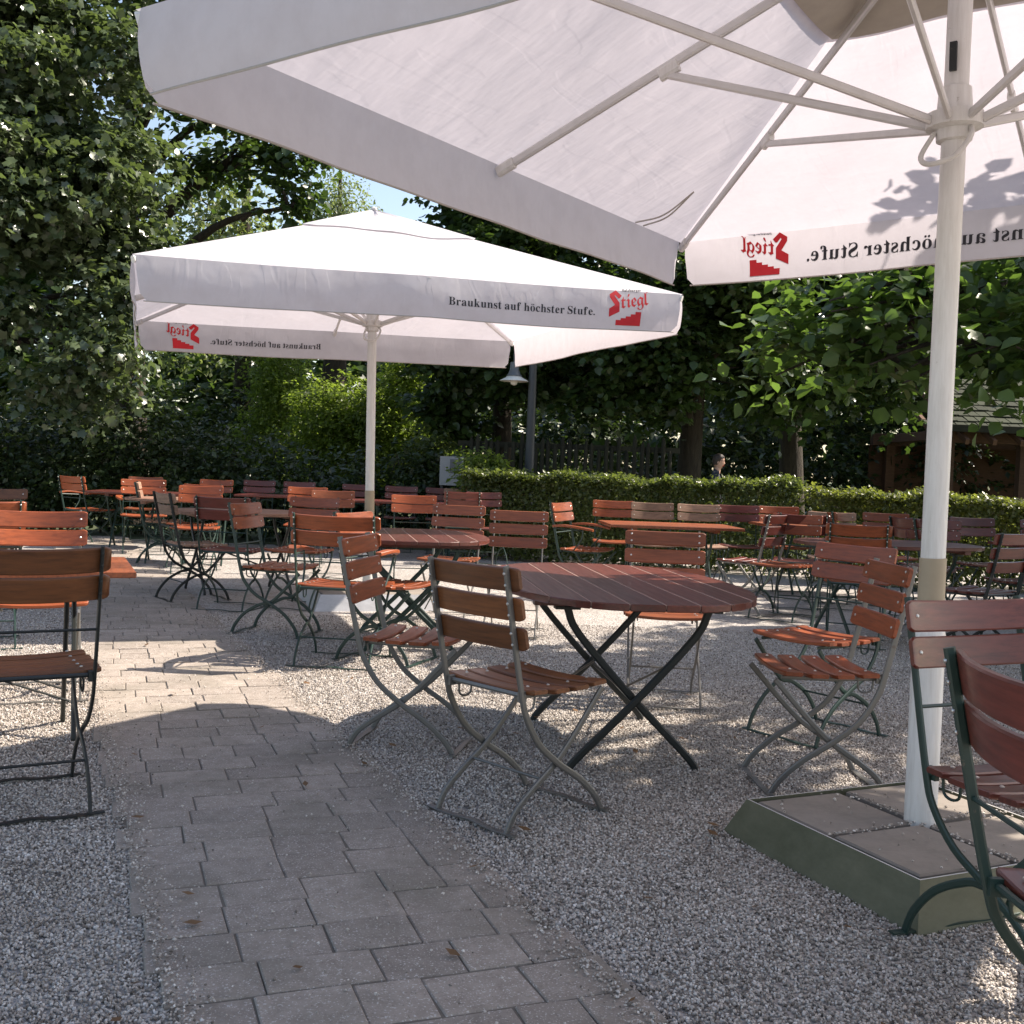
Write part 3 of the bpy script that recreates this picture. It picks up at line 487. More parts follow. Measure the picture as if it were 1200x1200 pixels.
# ================================================================== PRINT (glyph outlines as flat print)
GL = {"B":[[[16,0],[16,17],[45,22],[62,32],[72,51],[75,82],[75,369],[73,394],[69,412],[62,425],[51,433],[36,437],[15,439],[15,455],[220,455],[352,429],[396,351],[369,283],[287,247],[385,206],[418,132],[407,76],[371,35],[314,9],[238,0],[182,252],[188,252],[234,257],[263,272],[279,301],[285,345],[281,385],[269,412],[248,428],[216,434],[198,432],[188,425],[183,412],[182,391],[222,24],[259,30],[283,49],[296,81],[301,128],[295,176],[277,208],[245,225],[197,231],[182,231],[182,65],[184,46],[190,33],[202,26]],[[12,14,13],[12,34,14],[34,15,14],[11,34,12],[10,34,11],[10,35,34],[33,15,34],[9,35,10],[9,36,35],[33,16,15],[32,16,33],[8,36,9],[8,37,36],[7,37,8],[31,16,32],[7,38,37],[6,38,7],[6,25,38],[30,16,31],[5,25,6],[30,17,16],[29,17,30],[28,17,29],[28,18,17],[27,18,28],[26,18,27],[5,26,25],[5,48,26],[48,18,26],[48,47,18],[47,46,18],[46,19,18],[5,49,48],[45,19,46],[44,19,45],[44,20,19],[43,20,44],[43,21,20],[42,21,43],[4,49,5],[41,21,42],[41,22,21],[4,50,49],[3,50,4],[40,22,41],[3,51,50],[40,23,22],[3,52,51],[2,52,3],[39,23,40],[2,39,52],[2,23,39],[1,23,2],[0,23,1],[0,24,23]]],"r":[[[18,0],[18,16],[35,19],[45,26],[51,37],[52,56],[52,252],[51,273],[46,285],[37,291],[20,293],[21,310],[146,310],[146,252],[165,280],[187,301],[210,314],[233,318],[258,315],[275,304],[286,287],[289,266],[287,248],[278,234],[265,225],[248,222],[233,224],[222,231],[214,240],[207,250],[199,257],[189,260],[175,255],[162,241],[152,220],[149,192],[149,56],[152,37],[159,25],[173,19],[197,16],[197,0]],[[16,18,17],[16,19,18],[15,19,16],[10,12,11],[10,9,12],[9,13,12],[15,20,19],[14,20,15],[8,13,9],[14,21,20],[7,13,8],[13,31,14],[31,21,14],[6,13,7],[31,22,21],[13,32,31],[30,22,31],[29,22,30],[13,33,32],[5,13,6],[5,33,13],[28,22,29],[28,23,22],[5,34,33],[27,23,28],[27,24,23],[26,24,27],[26,25,24],[5,35,34],[5,36,35],[4,36,5],[4,37,36],[3,37,4],[3,38,37],[2,38,3],[2,39,38],[1,39,2],[1,40,39],[0,40,1],[0,41,40]]],"a":[[[255,-10],[216,1],[200,35],[151,2],[95,-9],[64,-4],[40,11],[25,34],[20,63],[31,104],[63,136],[119,164],[199,190],[199,241],[196,266],[187,282],[171,292],[148,296],[115,290],[104,274],[106,268],[113,257],[121,243],[123,231],[120,215],[110,202],[95,194],[77,191],[59,194],[45,203],[36,218],[33,236],[37,259],[49,278],[69,295],[95,308],[126,316],[162,318],[223,312],[263,292],[285,259],[293,210],[293,62],[293,48],[295,40],[298,36],[304,34],[312,36],[320,42],[329,28],[294,-1],[151,34],[162,35],[174,41],[187,50],[199,63],[199,169],[138,139],[118,84],[126,46]],[[36,38,37],[35,38,36],[35,39,38],[34,17,35],[17,39,35],[34,18,17],[16,39,17],[33,18,34],[15,39,16],[15,40,39],[33,19,18],[14,40,15],[32,19,33],[32,20,19],[32,21,20],[13,40,14],[31,21,32],[13,41,40],[31,22,21],[31,23,22],[12,41,13],[30,23,31],[30,24,23],[29,24,30],[29,25,24],[12,42,41],[28,25,29],[28,26,25],[27,26,28],[11,56,12],[56,42,12],[11,57,56],[55,42,56],[10,57,11],[10,58,57],[9,58,10],[8,58,9],[8,59,58],[7,59,8],[54,42,55],[54,43,42],[53,43,54],[53,44,43],[7,51,59],[47,49,48],[52,44,53],[52,45,44],[46,49,47],[52,46,45],[51,2,52],[2,46,52],[51,3,2],[1,46,2],[6,51,7],[1,49,46],[6,3,51],[1,50,49],[5,3,6],[5,4,3],[0,50,1]]],"u":[[[131,-10],[91,-3],[65,17],[51,51],[46,97],[46,248],[44,268],[39,282],[29,291],[11,294],[11,310],[142,310],[142,74],[144,58],[151,46],[162,38],[177,36],[205,43],[228,66],[228,248],[226,269],[221,283],[209,291],[189,294],[189,310],[324,310],[324,70],[326,51],[331,39],[342,33],[360,30],[360,13],[300,7],[228,-10],[228,40],[209,19],[186,3],[160,-7]],[[9,11,10],[9,8,11],[8,7,11],[7,12,11],[23,25,24],[23,22,25],[22,21,25],[21,26,25],[20,26,21],[6,12,7],[19,26,20],[5,12,6],[4,12,5],[18,26,19],[3,12,4],[3,13,12],[18,27,26],[17,27,18],[3,14,13],[17,28,27],[2,14,3],[2,15,14],[16,34,17],[34,28,17],[16,35,34],[33,28,34],[33,29,28],[2,16,15],[2,35,16],[33,30,29],[33,32,30],[32,31,30],[2,36,35],[1,36,2],[1,37,36],[0,37,1]]],"k":[[[17,0],[17,16],[35,19],[45,26],[51,38],[52,56],[52,398],[51,417],[47,429],[38,436],[20,439],[21,455],[148,455],[148,169],[227,248],[240,264],[244,278],[235,290],[209,293],[206,293],[206,310],[345,310],[345,293],[308,284],[275,260],[222,209],[346,34],[360,21],[376,16],[376,0],[211,0],[211,16],[217,16],[234,20],[239,32],[237,40],[232,49],[163,147],[148,134],[148,56],[149,38],[154,26],[164,19],[180,16],[180,0]],[[10,12,11],[10,9,12],[9,8,12],[8,13,12],[7,13,8],[6,13,7],[5,13,6],[19,21,20],[19,22,21],[18,22,19],[17,22,18],[17,23,22],[16,23,17],[16,24,23],[15,24,16],[14,24,15],[14,25,24],[13,25,14],[13,26,25],[5,37,13],[37,26,13],[5,38,37],[36,26,37],[5,39,38],[4,39,5],[4,40,39],[35,26,36],[34,26,35],[4,41,40],[3,41,4],[34,27,26],[33,27,34],[3,42,41],[2,42,3],[33,28,27],[32,28,33],[2,43,42],[1,43,2],[0,43,1],[0,44,43],[30,32,31],[30,28,32],[30,29,28]]],"n":[[[18,0],[18,16],[35,19],[45,26],[51,37],[52,56],[52,253],[51,271],[46,284],[36,291],[19,294],[19,310],[148,310],[148,267],[190,306],[243,318],[309,292],[330,212],[330,56],[332,38],[337,26],[347,19],[363,16],[363,0],[202,0],[202,16],[207,16],[228,26],[235,56],[235,217],[234,241],[229,258],[219,268],[203,271],[173,262],[148,235],[148,56],[149,38],[154,26],[164,19],[180,16],[180,0]],[[14,16,15],[10,12,11],[10,9,12],[9,13,12],[13,16,14],[13,33,16],[33,32,16],[32,17,16],[8,13,9],[7,13,8],[13,34,33],[6,13,7],[31,17,32],[6,34,13],[6,35,34],[30,17,31],[5,35,6],[29,17,30],[5,36,35],[28,17,29],[28,18,17],[4,36,5],[4,37,36],[27,18,28],[27,19,18],[4,38,37],[27,20,19],[3,38,4],[26,20,27],[3,39,38],[26,21,20],[2,39,3],[2,40,39],[26,22,21],[1,40,2],[0,40,1],[0,41,40],[24,26,25],[24,22,26],[24,23,22]]],"s":[[[151,-10],[122,-6],[87,6],[80,8],[73,9],[60,4],[51,-9],[36,-9],[36,105],[53,105],[66,68],[87,39],[112,21],[140,15],[162,18],[179,27],[189,40],[192,58],[183,84],[156,105],[107,130],[76,148],[54,169],[41,193],[37,220],[44,259],[65,291],[98,312],[141,319],[153,318],[166,316],[181,312],[199,308],[202,307],[206,306],[210,305],[213,305],[223,308],[230,319],[244,319],[244,222],[228,222],[215,254],[196,277],[174,291],[149,296],[130,294],[116,286],[108,274],[105,259],[107,244],[115,232],[128,222],[146,212],[191,189],[221,172],[241,151],[253,127],[257,95],[250,51],[228,18],[194,-3]],[[27,29,28],[37,39,38],[37,40,39],[27,30,29],[27,31,30],[27,32,31],[26,32,27],[36,40,37],[26,33,32],[26,34,33],[26,35,34],[26,36,35],[26,45,36],[45,44,36],[44,43,36],[43,40,36],[26,46,45],[26,47,46],[25,47,26],[25,48,47],[42,40,43],[25,49,48],[25,50,49],[24,50,25],[41,40,42],[24,51,50],[24,52,51],[24,53,52],[23,53,24],[23,54,53],[22,54,23],[22,55,54],[22,56,55],[21,56,22],[21,57,56],[20,57,21],[19,57,20],[19,58,57],[7,9,8],[7,10,9],[18,58,19],[18,59,58],[17,59,18],[7,11,10],[16,59,17],[16,60,59],[15,60,16],[7,5,11],[5,4,11],[4,12,11],[14,60,15],[4,13,12],[14,61,60],[13,61,14],[4,3,13],[3,61,13],[2,61,3],[1,61,2],[7,6,5],[1,0,61]]],"t":[[[124,-9],[89,-4],[66,10],[53,36],[48,71],[48,279],[20,279],[20,300],[57,336],[88,369],[112,398],[129,424],[144,424],[144,310],[208,310],[208,279],[144,279],[144,82],[146,64],[149,51],[157,43],[168,40],[189,49],[206,75],[222,66],[182,9]],[[10,12,11],[10,13,12],[9,13,10],[8,13,9],[7,13,8],[7,14,13],[7,15,14],[6,15,7],[5,15,6],[4,16,5],[16,15,5],[4,17,16],[4,18,17],[22,24,23],[3,18,4],[22,25,24],[3,19,18],[3,20,19],[21,25,22],[3,21,20],[3,25,21],[2,25,3],[1,25,2],[1,0,25]]],"f":[[[15,0],[15,16],[30,18],[40,22],[46,27],[50,35],[52,48],[52,73],[52,277],[16,277],[16,310],[52,310],[52,353],[60,400],[85,436],[123,457],[174,465],[212,460],[240,446],[257,425],[263,400],[260,381],[252,367],[239,358],[224,355],[208,358],[195,365],[187,376],[185,391],[187,405],[193,420],[194,423],[196,426],[197,430],[197,433],[193,441],[180,443],[163,440],[153,430],[149,413],[148,390],[148,310],[203,310],[203,277],[148,277],[148,65],[150,40],[158,26],[173,18],[199,16],[199,0]],[[15,17,16],[15,18,17],[14,36,15],[36,18,15],[36,35,18],[35,19,18],[14,37,36],[34,19,35],[14,38,37],[13,38,14],[33,19,34],[32,19,33],[13,39,38],[31,19,32],[31,20,19],[30,20,31],[29,20,30],[13,40,39],[28,20,29],[12,40,13],[28,21,20],[27,21,28],[12,41,40],[27,22,21],[26,22,27],[26,23,22],[25,23,26],[25,24,23],[11,41,12],[9,11,10],[9,41,11],[9,42,41],[9,43,42],[8,43,9],[7,44,8],[44,43,8],[7,45,44],[6,45,7],[6,46,45],[5,46,6],[5,47,46],[4,47,5],[3,47,4],[3,48,47],[2,48,3],[2,49,48],[1,49,2],[0,49,1],[0,50,49]]],"h":[[[18,0],[18,16],[35,19],[45,26],[51,37],[52,56],[52,399],[51,417],[46,429],[36,437],[19,440],[19,455],[148,455],[148,267],[190,305],[243,318],[309,292],[330,212],[330,56],[332,38],[337,26],[347,19],[363,16],[363,0],[202,0],[202,16],[207,16],[228,26],[235,56],[235,217],[234,241],[229,258],[219,268],[203,271],[173,262],[148,235],[148,56],[149,38],[154,26],[164,19],[180,16],[180,0]],[[10,12,11],[10,9,12],[9,8,12],[8,13,12],[7,13,8],[6,13,7],[5,13,6],[14,16,15],[13,16,14],[13,33,16],[33,32,16],[32,17,16],[13,34,33],[31,17,32],[5,35,13],[35,34,13],[30,17,31],[29,17,30],[5,36,35],[28,17,29],[28,18,17],[4,36,5],[4,37,36],[27,18,28],[27,19,18],[4,38,37],[27,20,19],[3,38,4],[26,20,27],[3,39,38],[26,21,20],[2,39,3],[2,40,39],[26,22,21],[1,40,2],[0,40,1],[0,41,40],[24,26,25],[24,22,26],[24,23,22]]],"o":[[[169,-10],[127,-5],[90,11],[60,37],[38,70],[24,110],[19,154],[24,199],[38,239],[60,272],[90,297],[127,313],[168,318],[209,313],[245,298],[275,273],[298,240],[312,200],[317,154],[312,108],[298,69],[275,36],[245,11],[210,-5],[169,11],[193,18],[209,39],[214,56],[217,81],[219,114],[220,154],[217,227],[208,271],[192,292],[169,299],[144,292],[128,271],[120,227],[117,154],[118,114],[120,82],[123,56],[128,39],[144,18]],[[11,13,12],[11,14,13],[10,34,11],[34,14,11],[10,35,34],[33,14,34],[33,15,14],[9,35,10],[9,36,35],[32,15,33],[32,16,15],[8,36,9],[8,37,36],[31,16,32],[31,17,16],[7,37,8],[30,17,31],[7,38,37],[30,18,17],[6,38,7],[6,39,38],[5,39,6],[29,18,30],[29,19,18],[5,40,39],[28,19,29],[4,40,5],[28,20,19],[4,41,40],[27,20,28],[3,41,4],[27,21,20],[3,42,41],[26,21,27],[3,43,42],[25,21,26],[2,43,3],[25,22,21],[2,24,43],[24,22,25],[1,24,2],[1,22,24],[1,23,22],[0,23,1]]],"c":[[[156,-10],[119,-5],[87,11],[59,35],[38,68],[24,106],[19,150],[25,196],[40,237],[64,271],[96,297],[133,313],[175,319],[218,314],[250,298],[271,275],[277,245],[275,228],[266,215],[253,207],[236,204],[206,216],[196,251],[196,256],[197,261],[197,266],[197,271],[190,290],[169,297],[126,269],[112,187],[118,123],[137,76],[166,48],[204,38],[239,47],[271,72],[285,60],[227,8]],[[11,13,12],[11,14,13],[10,14,11],[10,28,14],[28,15,14],[9,28,10],[9,29,28],[27,15,28],[26,15,27],[26,16,15],[25,16,26],[8,29,9],[8,30,29],[24,16,25],[23,16,24],[22,16,23],[21,16,22],[21,17,16],[7,30,8],[21,18,17],[20,18,21],[20,19,18],[6,30,7],[6,31,30],[5,31,6],[5,32,31],[4,32,5],[4,33,32],[35,37,36],[3,33,4],[35,38,37],[3,34,33],[34,38,35],[3,38,34],[2,38,3],[1,38,2],[1,0,38]]],"e":[[[154,-10],[117,-5],[85,10],[58,35],[37,69],[24,109],[19,157],[24,201],[38,240],[59,273],[87,298],[120,313],[157,318],[209,309],[249,280],[274,234],[283,173],[283,166],[117,166],[138,73],[199,42],[237,53],[270,86],[285,73],[228,11],[116,192],[201,192],[201,215],[199,252],[193,277],[181,292],[161,297],[127,274],[116,203]],[[11,13,12],[10,13,11],[10,31,13],[31,14,13],[9,31,10],[9,32,31],[30,14,31],[29,14,30],[29,15,14],[28,15,29],[9,33,32],[8,33,9],[27,15,28],[7,33,8],[27,16,15],[26,16,27],[7,25,33],[6,25,7],[6,26,25],[6,18,26],[18,16,26],[18,17,16],[6,19,18],[5,19,6],[4,19,5],[21,23,22],[4,20,19],[21,24,23],[3,20,4],[20,24,21],[3,24,20],[2,24,3],[2,0,24],[1,0,2]]],"S":[[[43,-11],[43,158],[62,158],[83,94],[111,50],[149,24],[197,15],[231,20],[257,36],[273,60],[279,89],[265,129],[225,160],[163,191],[112,221],[77,253],[56,289],[50,332],[54,370],[67,403],[88,429],[115,449],[148,462],[185,466],[206,465],[229,461],[255,456],[282,448],[287,447],[291,446],[296,445],[300,445],[313,450],[320,466],[339,466],[339,319],[322,319],[310,354],[293,385],[272,410],[248,429],[222,441],[194,445],[163,440],[140,426],[125,406],[120,380],[124,356],[137,336],[159,319],[189,303],[253,273],[290,253],[317,233],[337,211],[350,188],[357,162],[359,133],[354,93],[339,58],[314,29],[281,8],[240,-6],[192,-10],[175,-9],[158,-8],[142,-4],[126,1],[110,6],[98,9],[90,11],[85,12],[75,11],[69,7],[65,0],[61,-11]],[[22,24,23],[32,34,33],[32,35,34],[22,25,24],[21,25,22],[21,26,25],[21,27,26],[31,35,32],[20,42,21],[42,27,21],[42,28,27],[42,29,28],[42,30,29],[42,31,30],[20,43,42],[41,31,42],[41,40,31],[40,39,31],[39,38,31],[38,35,31],[20,44,43],[19,44,20],[19,45,44],[19,46,45],[18,46,19],[37,35,38],[18,47,46],[17,47,18],[17,48,47],[36,35,37],[17,49,48],[16,49,17],[16,50,49],[16,51,50],[15,51,16],[15,52,51],[15,53,52],[14,53,15],[14,54,53],[13,54,14],[13,55,54],[12,55,13],[12,56,55],[12,57,56],[11,57,12],[0,2,1],[0,3,2],[11,58,57],[10,58,11],[0,4,3],[10,59,58],[9,59,10],[8,59,9],[8,60,59],[0,73,4],[73,72,4],[72,5,4],[7,60,8],[7,61,60],[72,71,5],[71,6,5],[6,61,7],[71,61,6],[70,61,71],[69,61,70],[68,61,69],[68,62,61],[0,74,73],[67,62,68],[66,62,67],[0,75,74],[65,62,66],[65,63,62],[64,63,65]]],".":[[[89,-9],[74,-7],[60,1],[51,15],[48,36],[51,57],[60,71],[74,79],[89,81],[106,79],[119,71],[129,57],[132,36],[129,15],[119,1],[106,-7]],[[7,9,8],[6,9,7],[6,10,9],[5,10,6],[5,11,10],[5,12,11],[4,12,5],[3,12,4],[3,13,12],[2,13,3],[2,14,13],[1,14,2],[1,15,14],[0,15,1]]],"l":[[[18,0],[18,16],[35,19],[45,26],[51,37],[52,56],[52,398],[51,417],[47,429],[38,436],[20,439],[20,455],[148,455],[148,56],[150,38],[154,26],[164,19],[180,16],[180,0]],[[10,12,11],[10,9,12],[9,8,12],[8,7,12],[7,13,12],[6,13,7],[5,13,6],[4,13,5],[4,14,13],[4,15,14],[3,15,4],[3,16,15],[2,16,3],[2,17,16],[1,17,2],[0,17,1],[0,18,17]]],"z":[[[13,0],[13,14],[168,287],[128,287],[96,283],[72,272],[55,250],[44,216],[26,216],[32,310],[275,310],[275,291],[126,25],[152,25],[194,30],[223,44],[244,69],[260,107],[276,107],[268,0]],[[8,5,9],[5,4,9],[4,10,9],[4,3,10],[3,11,10],[3,2,11],[2,12,11],[1,12,2],[8,6,5],[8,7,6],[16,18,17],[16,19,18],[15,19,16],[14,19,15],[13,19,14],[1,13,12],[1,19,13],[0,19,1]]],"b":[[[43,-11],[43,388],[41,414],[37,428],[26,436],[8,439],[8,455],[138,455],[138,279],[175,308],[221,318],[254,313],[284,299],[308,276],[326,245],[338,208],[342,166],[337,118],[323,75],[300,40],[270,13],[233,-4],[192,-10],[148,-1],[105,28],[53,-11],[183,14],[213,23],[232,49],[242,95],[245,160],[242,213],[231,251],[212,273],[184,280],[169,277],[155,270],[144,257],[138,242],[138,69],[149,28]],[[5,7,6],[5,4,7],[4,3,7],[3,8,7],[2,8,3],[1,8,2],[0,8,1],[9,11,10],[9,12,11],[8,12,9],[8,34,12],[34,13,12],[8,35,34],[33,13,34],[0,37,8],[37,36,8],[36,35,8],[33,14,13],[32,14,33],[0,38,37],[31,14,32],[31,15,14],[0,39,38],[30,15,31],[30,16,15],[30,17,16],[29,17,30],[29,18,17],[28,18,29],[28,19,18],[0,24,39],[24,40,39],[27,19,28],[27,20,19],[0,25,24],[23,40,24],[23,26,40],[26,20,27],[23,20,26],[23,21,20],[22,21,23]]],"g":[[[146,-140],[89,-136],[48,-122],[22,-100],[14,-75],[28,-46],[69,-26],[35,-1],[24,30],[28,54],[42,74],[67,92],[102,110],[42,150],[22,212],[27,242],[40,268],[60,289],[88,305],[120,315],[157,318],[196,315],[233,304],[317,304],[317,268],[268,268],[286,237],[291,203],[288,176],[276,151],[258,131],[234,116],[205,106],[172,103],[164,103],[157,103],[149,104],[142,104],[126,102],[112,94],[104,84],[101,71],[111,55],[141,49],[175,49],[223,47],[259,40],[285,29],[303,13],[312,-9],[316,-37],[305,-80],[272,-113],[219,-133],[157,124],[178,130],[190,146],[197,173],[199,211],[197,249],[190,276],[178,292],[157,297],[137,292],[124,276],[117,249],[114,211],[117,173],[124,146],[137,130],[161,-116],[238,-104],[263,-66],[260,-51],[249,-41],[231,-36],[205,-34],[97,-34],[79,-52],[73,-73],[79,-89],[95,-103],[122,-113]],[[19,21,20],[18,21,19],[18,22,21],[17,22,18],[17,62,22],[62,23,22],[62,24,23],[17,63,62],[61,24,62],[17,64,63],[60,24,61],[16,64,17],[16,65,64],[59,25,60],[25,24,60],[59,26,25],[15,65,16],[15,66,65],[58,26,59],[14,66,15],[58,27,26],[13,66,14],[13,67,66],[57,27,58],[57,28,27],[57,29,28],[13,68,67],[56,29,57],[56,30,29],[12,68,13],[12,69,68],[55,30,56],[55,31,30],[12,54,69],[54,31,55],[12,31,54],[12,32,31],[11,38,12],[38,37,12],[37,32,12],[37,36,32],[36,33,32],[35,33,36],[34,33,35],[11,39,38],[11,40,39],[10,40,11],[10,41,40],[9,41,10],[9,42,41],[9,43,42],[8,43,9],[8,44,43],[8,45,44],[8,46,45],[8,47,46],[7,47,8],[7,48,47],[7,49,48],[6,49,7],[6,50,49],[5,77,6],[77,76,6],[76,50,6],[5,78,77],[75,50,76],[74,50,75],[74,51,50],[73,51,74],[4,78,5],[72,51,73],[4,79,78],[71,51,72],[4,80,79],[3,80,4],[71,52,51],[3,81,80],[2,81,3],[2,82,81],[70,52,71],[70,53,52],[2,70,82],[2,53,70],[1,53,2],[1,0,53]]],"Ft":[[[122,-15],[104,-5],[113,6],[70,26],[37,35],[37,55],[49,66],[52,90],[52,266],[21,266],[21,286],[57,315],[83,345],[101,377],[114,414],[138,414],[135,392],[133,368],[131,342],[131,313],[209,313],[209,266],[131,266],[131,83],[162,69],[175,64],[184,69],[199,81],[213,66]],[[13,15,14],[13,16,15],[13,17,16],[12,17,13],[12,18,17],[11,18,12],[11,19,18],[10,19,11],[10,20,19],[10,21,20],[9,21,10],[8,21,9],[7,22,8],[22,21,8],[7,23,22],[6,23,7],[6,24,23],[26,28,27],[6,25,24],[25,28,26],[5,25,6],[25,0,28],[5,2,25],[2,0,25],[4,3,5],[3,2,5],[1,0,2]]],"Fi":[[[130,-15],[112,-5],[116,2],[96,13],[81,25],[73,39],[70,59],[70,67],[70,75],[71,82],[71,90],[72,96],[72,102],[72,108],[72,115],[72,230],[71,242],[70,250],[65,254],[58,255],[44,251],[28,239],[14,254],[55,290],[103,342],[121,331],[115,322],[113,316],[115,310],[123,302],[134,293],[147,286],[159,281],[169,279],[169,259],[155,251],[150,230],[150,93],[151,80],[153,71],[157,66],[165,64],[175,69],[193,85],[208,72],[71,371],[84,433],[103,480],[134,496],[155,489],[162,469],[159,455],[150,439],[137,421],[122,403],[106,386],[92,371]],[[47,49,48],[47,50,49],[46,50,47],[46,51,50],[46,52,51],[46,53,52],[45,53,46],[45,54,53],[45,55,54],[45,56,55],[23,25,24],[23,26,25],[23,27,26],[23,28,27],[23,29,28],[23,30,29],[23,31,30],[22,31,23],[22,32,31],[22,33,32],[22,34,33],[22,19,34],[19,35,34],[22,20,19],[18,35,19],[21,20,22],[17,35,18],[17,36,35],[16,36,17],[15,36,16],[15,37,36],[14,37,15],[13,37,14],[12,37,13],[11,37,12],[10,37,11],[10,38,37],[9,38,10],[42,44,43],[8,38,9],[8,39,38],[7,39,8],[42,0,44],[7,40,39],[41,0,42],[6,40,7],[6,41,40],[6,2,41],[2,0,41],[5,2,6],[4,2,5],[3,2,4],[1,0,2]]],"Fe":[[[155,-15],[137,-7],[140,2],[91,24],[61,51],[44,83],[39,122],[39,217],[40,235],[43,247],[50,256],[60,265],[174,342],[189,342],[253,246],[257,240],[258,234],[256,230],[250,224],[118,125],[121,110],[128,97],[139,86],[153,78],[167,72],[181,71],[198,72],[212,76],[226,85],[242,98],[256,83],[118,155],[185,205],[188,208],[189,211],[140,289],[131,283],[125,277],[121,271],[119,263],[118,252],[118,236]],[[11,13,12],[11,35,13],[35,14,13],[11,36,35],[34,14,35],[11,37,36],[11,38,37],[11,39,38],[10,39,11],[10,40,39],[9,40,10],[9,41,40],[8,41,9],[34,15,14],[34,16,15],[8,31,41],[7,31,8],[34,17,16],[34,18,17],[34,33,18],[33,19,18],[6,31,7],[32,19,33],[31,19,32],[6,19,31],[6,20,19],[5,20,6],[5,21,20],[28,30,29],[5,22,21],[5,23,22],[27,30,28],[27,0,30],[4,23,5],[4,24,23],[26,0,27],[4,25,24],[25,0,26],[4,2,25],[2,0,25],[3,2,4],[1,0,2]]],"Fg":[[[146,-134],[95,-128],[55,-109],[28,-81],[15,-43],[78,-43],[97,-93],[150,-109],[171,-107],[190,-98],[206,-85],[218,-68],[226,-49],[229,-28],[225,-14],[212,14],[198,48],[191,81],[83,-8],[65,-1],[70,6],[71,15],[70,22],[66,30],[61,36],[53,47],[44,61],[35,76],[27,91],[22,105],[20,115],[18,125],[17,137],[16,148],[18,171],[22,192],[31,213],[42,233],[60,254],[84,280],[117,309],[156,342],[177,342],[176,340],[183,333],[203,320],[219,313],[237,306],[260,298],[285,291],[285,271],[274,250],[267,227],[264,200],[263,164],[270,92],[294,38],[295,34],[295,30],[295,26],[295,22],[290,-20],[276,-57],[254,-89],[224,-113],[188,-129],[141,79],[150,81],[159,87],[186,106],[185,125],[184,144],[188,192],[199,240],[160,257],[124,281],[108,262],[97,239],[91,212],[89,176],[91,150],[98,127],[108,107],[119,92],[131,82]],[[40,42,41],[40,43,42],[40,44,43],[40,45,44],[40,46,45],[40,47,46],[39,47,40],[39,48,47],[39,49,48],[39,75,49],[75,50,49],[39,76,75],[74,50,75],[38,76,39],[74,51,50],[38,77,76],[73,51,74],[37,77,38],[73,52,51],[72,52,73],[37,78,77],[36,78,37],[72,53,52],[35,78,36],[35,79,78],[72,54,53],[71,54,72],[34,79,35],[34,80,79],[33,80,34],[71,55,54],[33,81,80],[32,81,33],[70,55,71],[31,81,32],[31,82,81],[30,82,31],[69,55,70],[29,82,30],[29,83,82],[68,55,69],[28,83,29],[28,84,83],[68,17,55],[17,56,55],[27,84,28],[67,17,68],[27,66,84],[67,18,17],[16,56,17],[66,18,67],[27,23,66],[23,22,66],[22,18,66],[26,23,27],[25,23,26],[15,56,16],[24,23,25],[15,57,56],[15,58,57],[15,59,58],[15,60,59],[21,18,22],[15,61,60],[20,18,21],[14,61,15],[19,18,20],[13,61,14],[13,62,61],[12,62,13],[3,5,4],[3,6,5],[11,62,12],[11,63,62],[10,63,11],[2,6,3],[9,63,10],[9,64,63],[2,7,6],[8,64,9],[7,64,8],[1,7,2],[1,64,7],[1,65,64],[0,65,1]]],"Fl":[[[122,-15],[104,-7],[109,-1],[111,3],[89,18],[25,42],[25,62],[34,68],[39,79],[40,93],[41,109],[41,402],[40,416],[39,427],[35,439],[27,453],[44,466],[62,443],[75,406],[90,441],[113,467],[143,484],[179,490],[179,469],[150,463],[132,449],[123,425],[120,391],[120,107],[122,93],[128,85],[156,71],[171,66],[183,70],[196,81],[211,68]],[[21,23,22],[20,23,21],[20,24,23],[19,24,20],[15,17,16],[19,25,24],[14,17,15],[19,26,25],[14,18,17],[18,26,19],[13,18,14],[12,18,13],[18,27,26],[11,18,12],[11,27,18],[10,27,11],[10,28,27],[9,28,10],[9,29,28],[8,29,9],[8,30,29],[8,31,30],[33,35,34],[7,31,8],[7,32,31],[32,35,33],[6,32,7],[32,0,35],[6,4,32],[4,3,32],[3,0,32],[5,4,6],[2,0,3],[1,0,2]]]}
def text_geo(txt, size, spacing, pre=''):
    """triangles of a line of text starting at x = 0, baseline y = 0"""
    V = []; F = []; x = 0.0
    k = size/455.0
    for ch in txt:
        if ch == ' ': x += 150*k; continue
        key = pre + ('o' if ch == 'ö' else ch); gv, gf = GL[key]
        x0 = min(a for a, _ in gv)
        o = len(V); V += [(x + (a - x0)*k, c*k) for a, c in gv]; F += [tuple(i + o for i in q) for q in gf]
        wd = max(a for a, _ in gv) - x0
        if ch == 'ö':
            for cx in (95, 205):
                o = len(V); V += [(x + (cx + 38*math.cos(t*math.pi/4))*k, (400 + 38*math.sin(t*math.pi/4))*k) for t in range(8)]; F.append(tuple(o + t for t in range(8)))
        x += (wd + spacing)*k
    return V, F, x - spacing*k
S_POLY = [(0.0, 0.02), (0.005, 0.31), (0.235, 0.435), (0.235, 0.47), (0.045, 0.70), (0.035, 0.80), (0.27, 0.97), (0.49, 0.80), (0.41, 0.70), (0.355, 0.70),
          (0.245, 0.81), (0.225, 0.77), (0.40, 0.55), (0.40, 0.22)]
STEP_POLY = [(0.26, -0.26), (1.20, -0.26), (1.235, 0.235), (1.015, 0.235), (1.01, 0.145), (0.835, 0.145), (0.83, 0.065), (0.645, 0.065), (0.64, -0.005), (0.455, -0.005), (0.45, -0.075), (0.265, -0.075)]

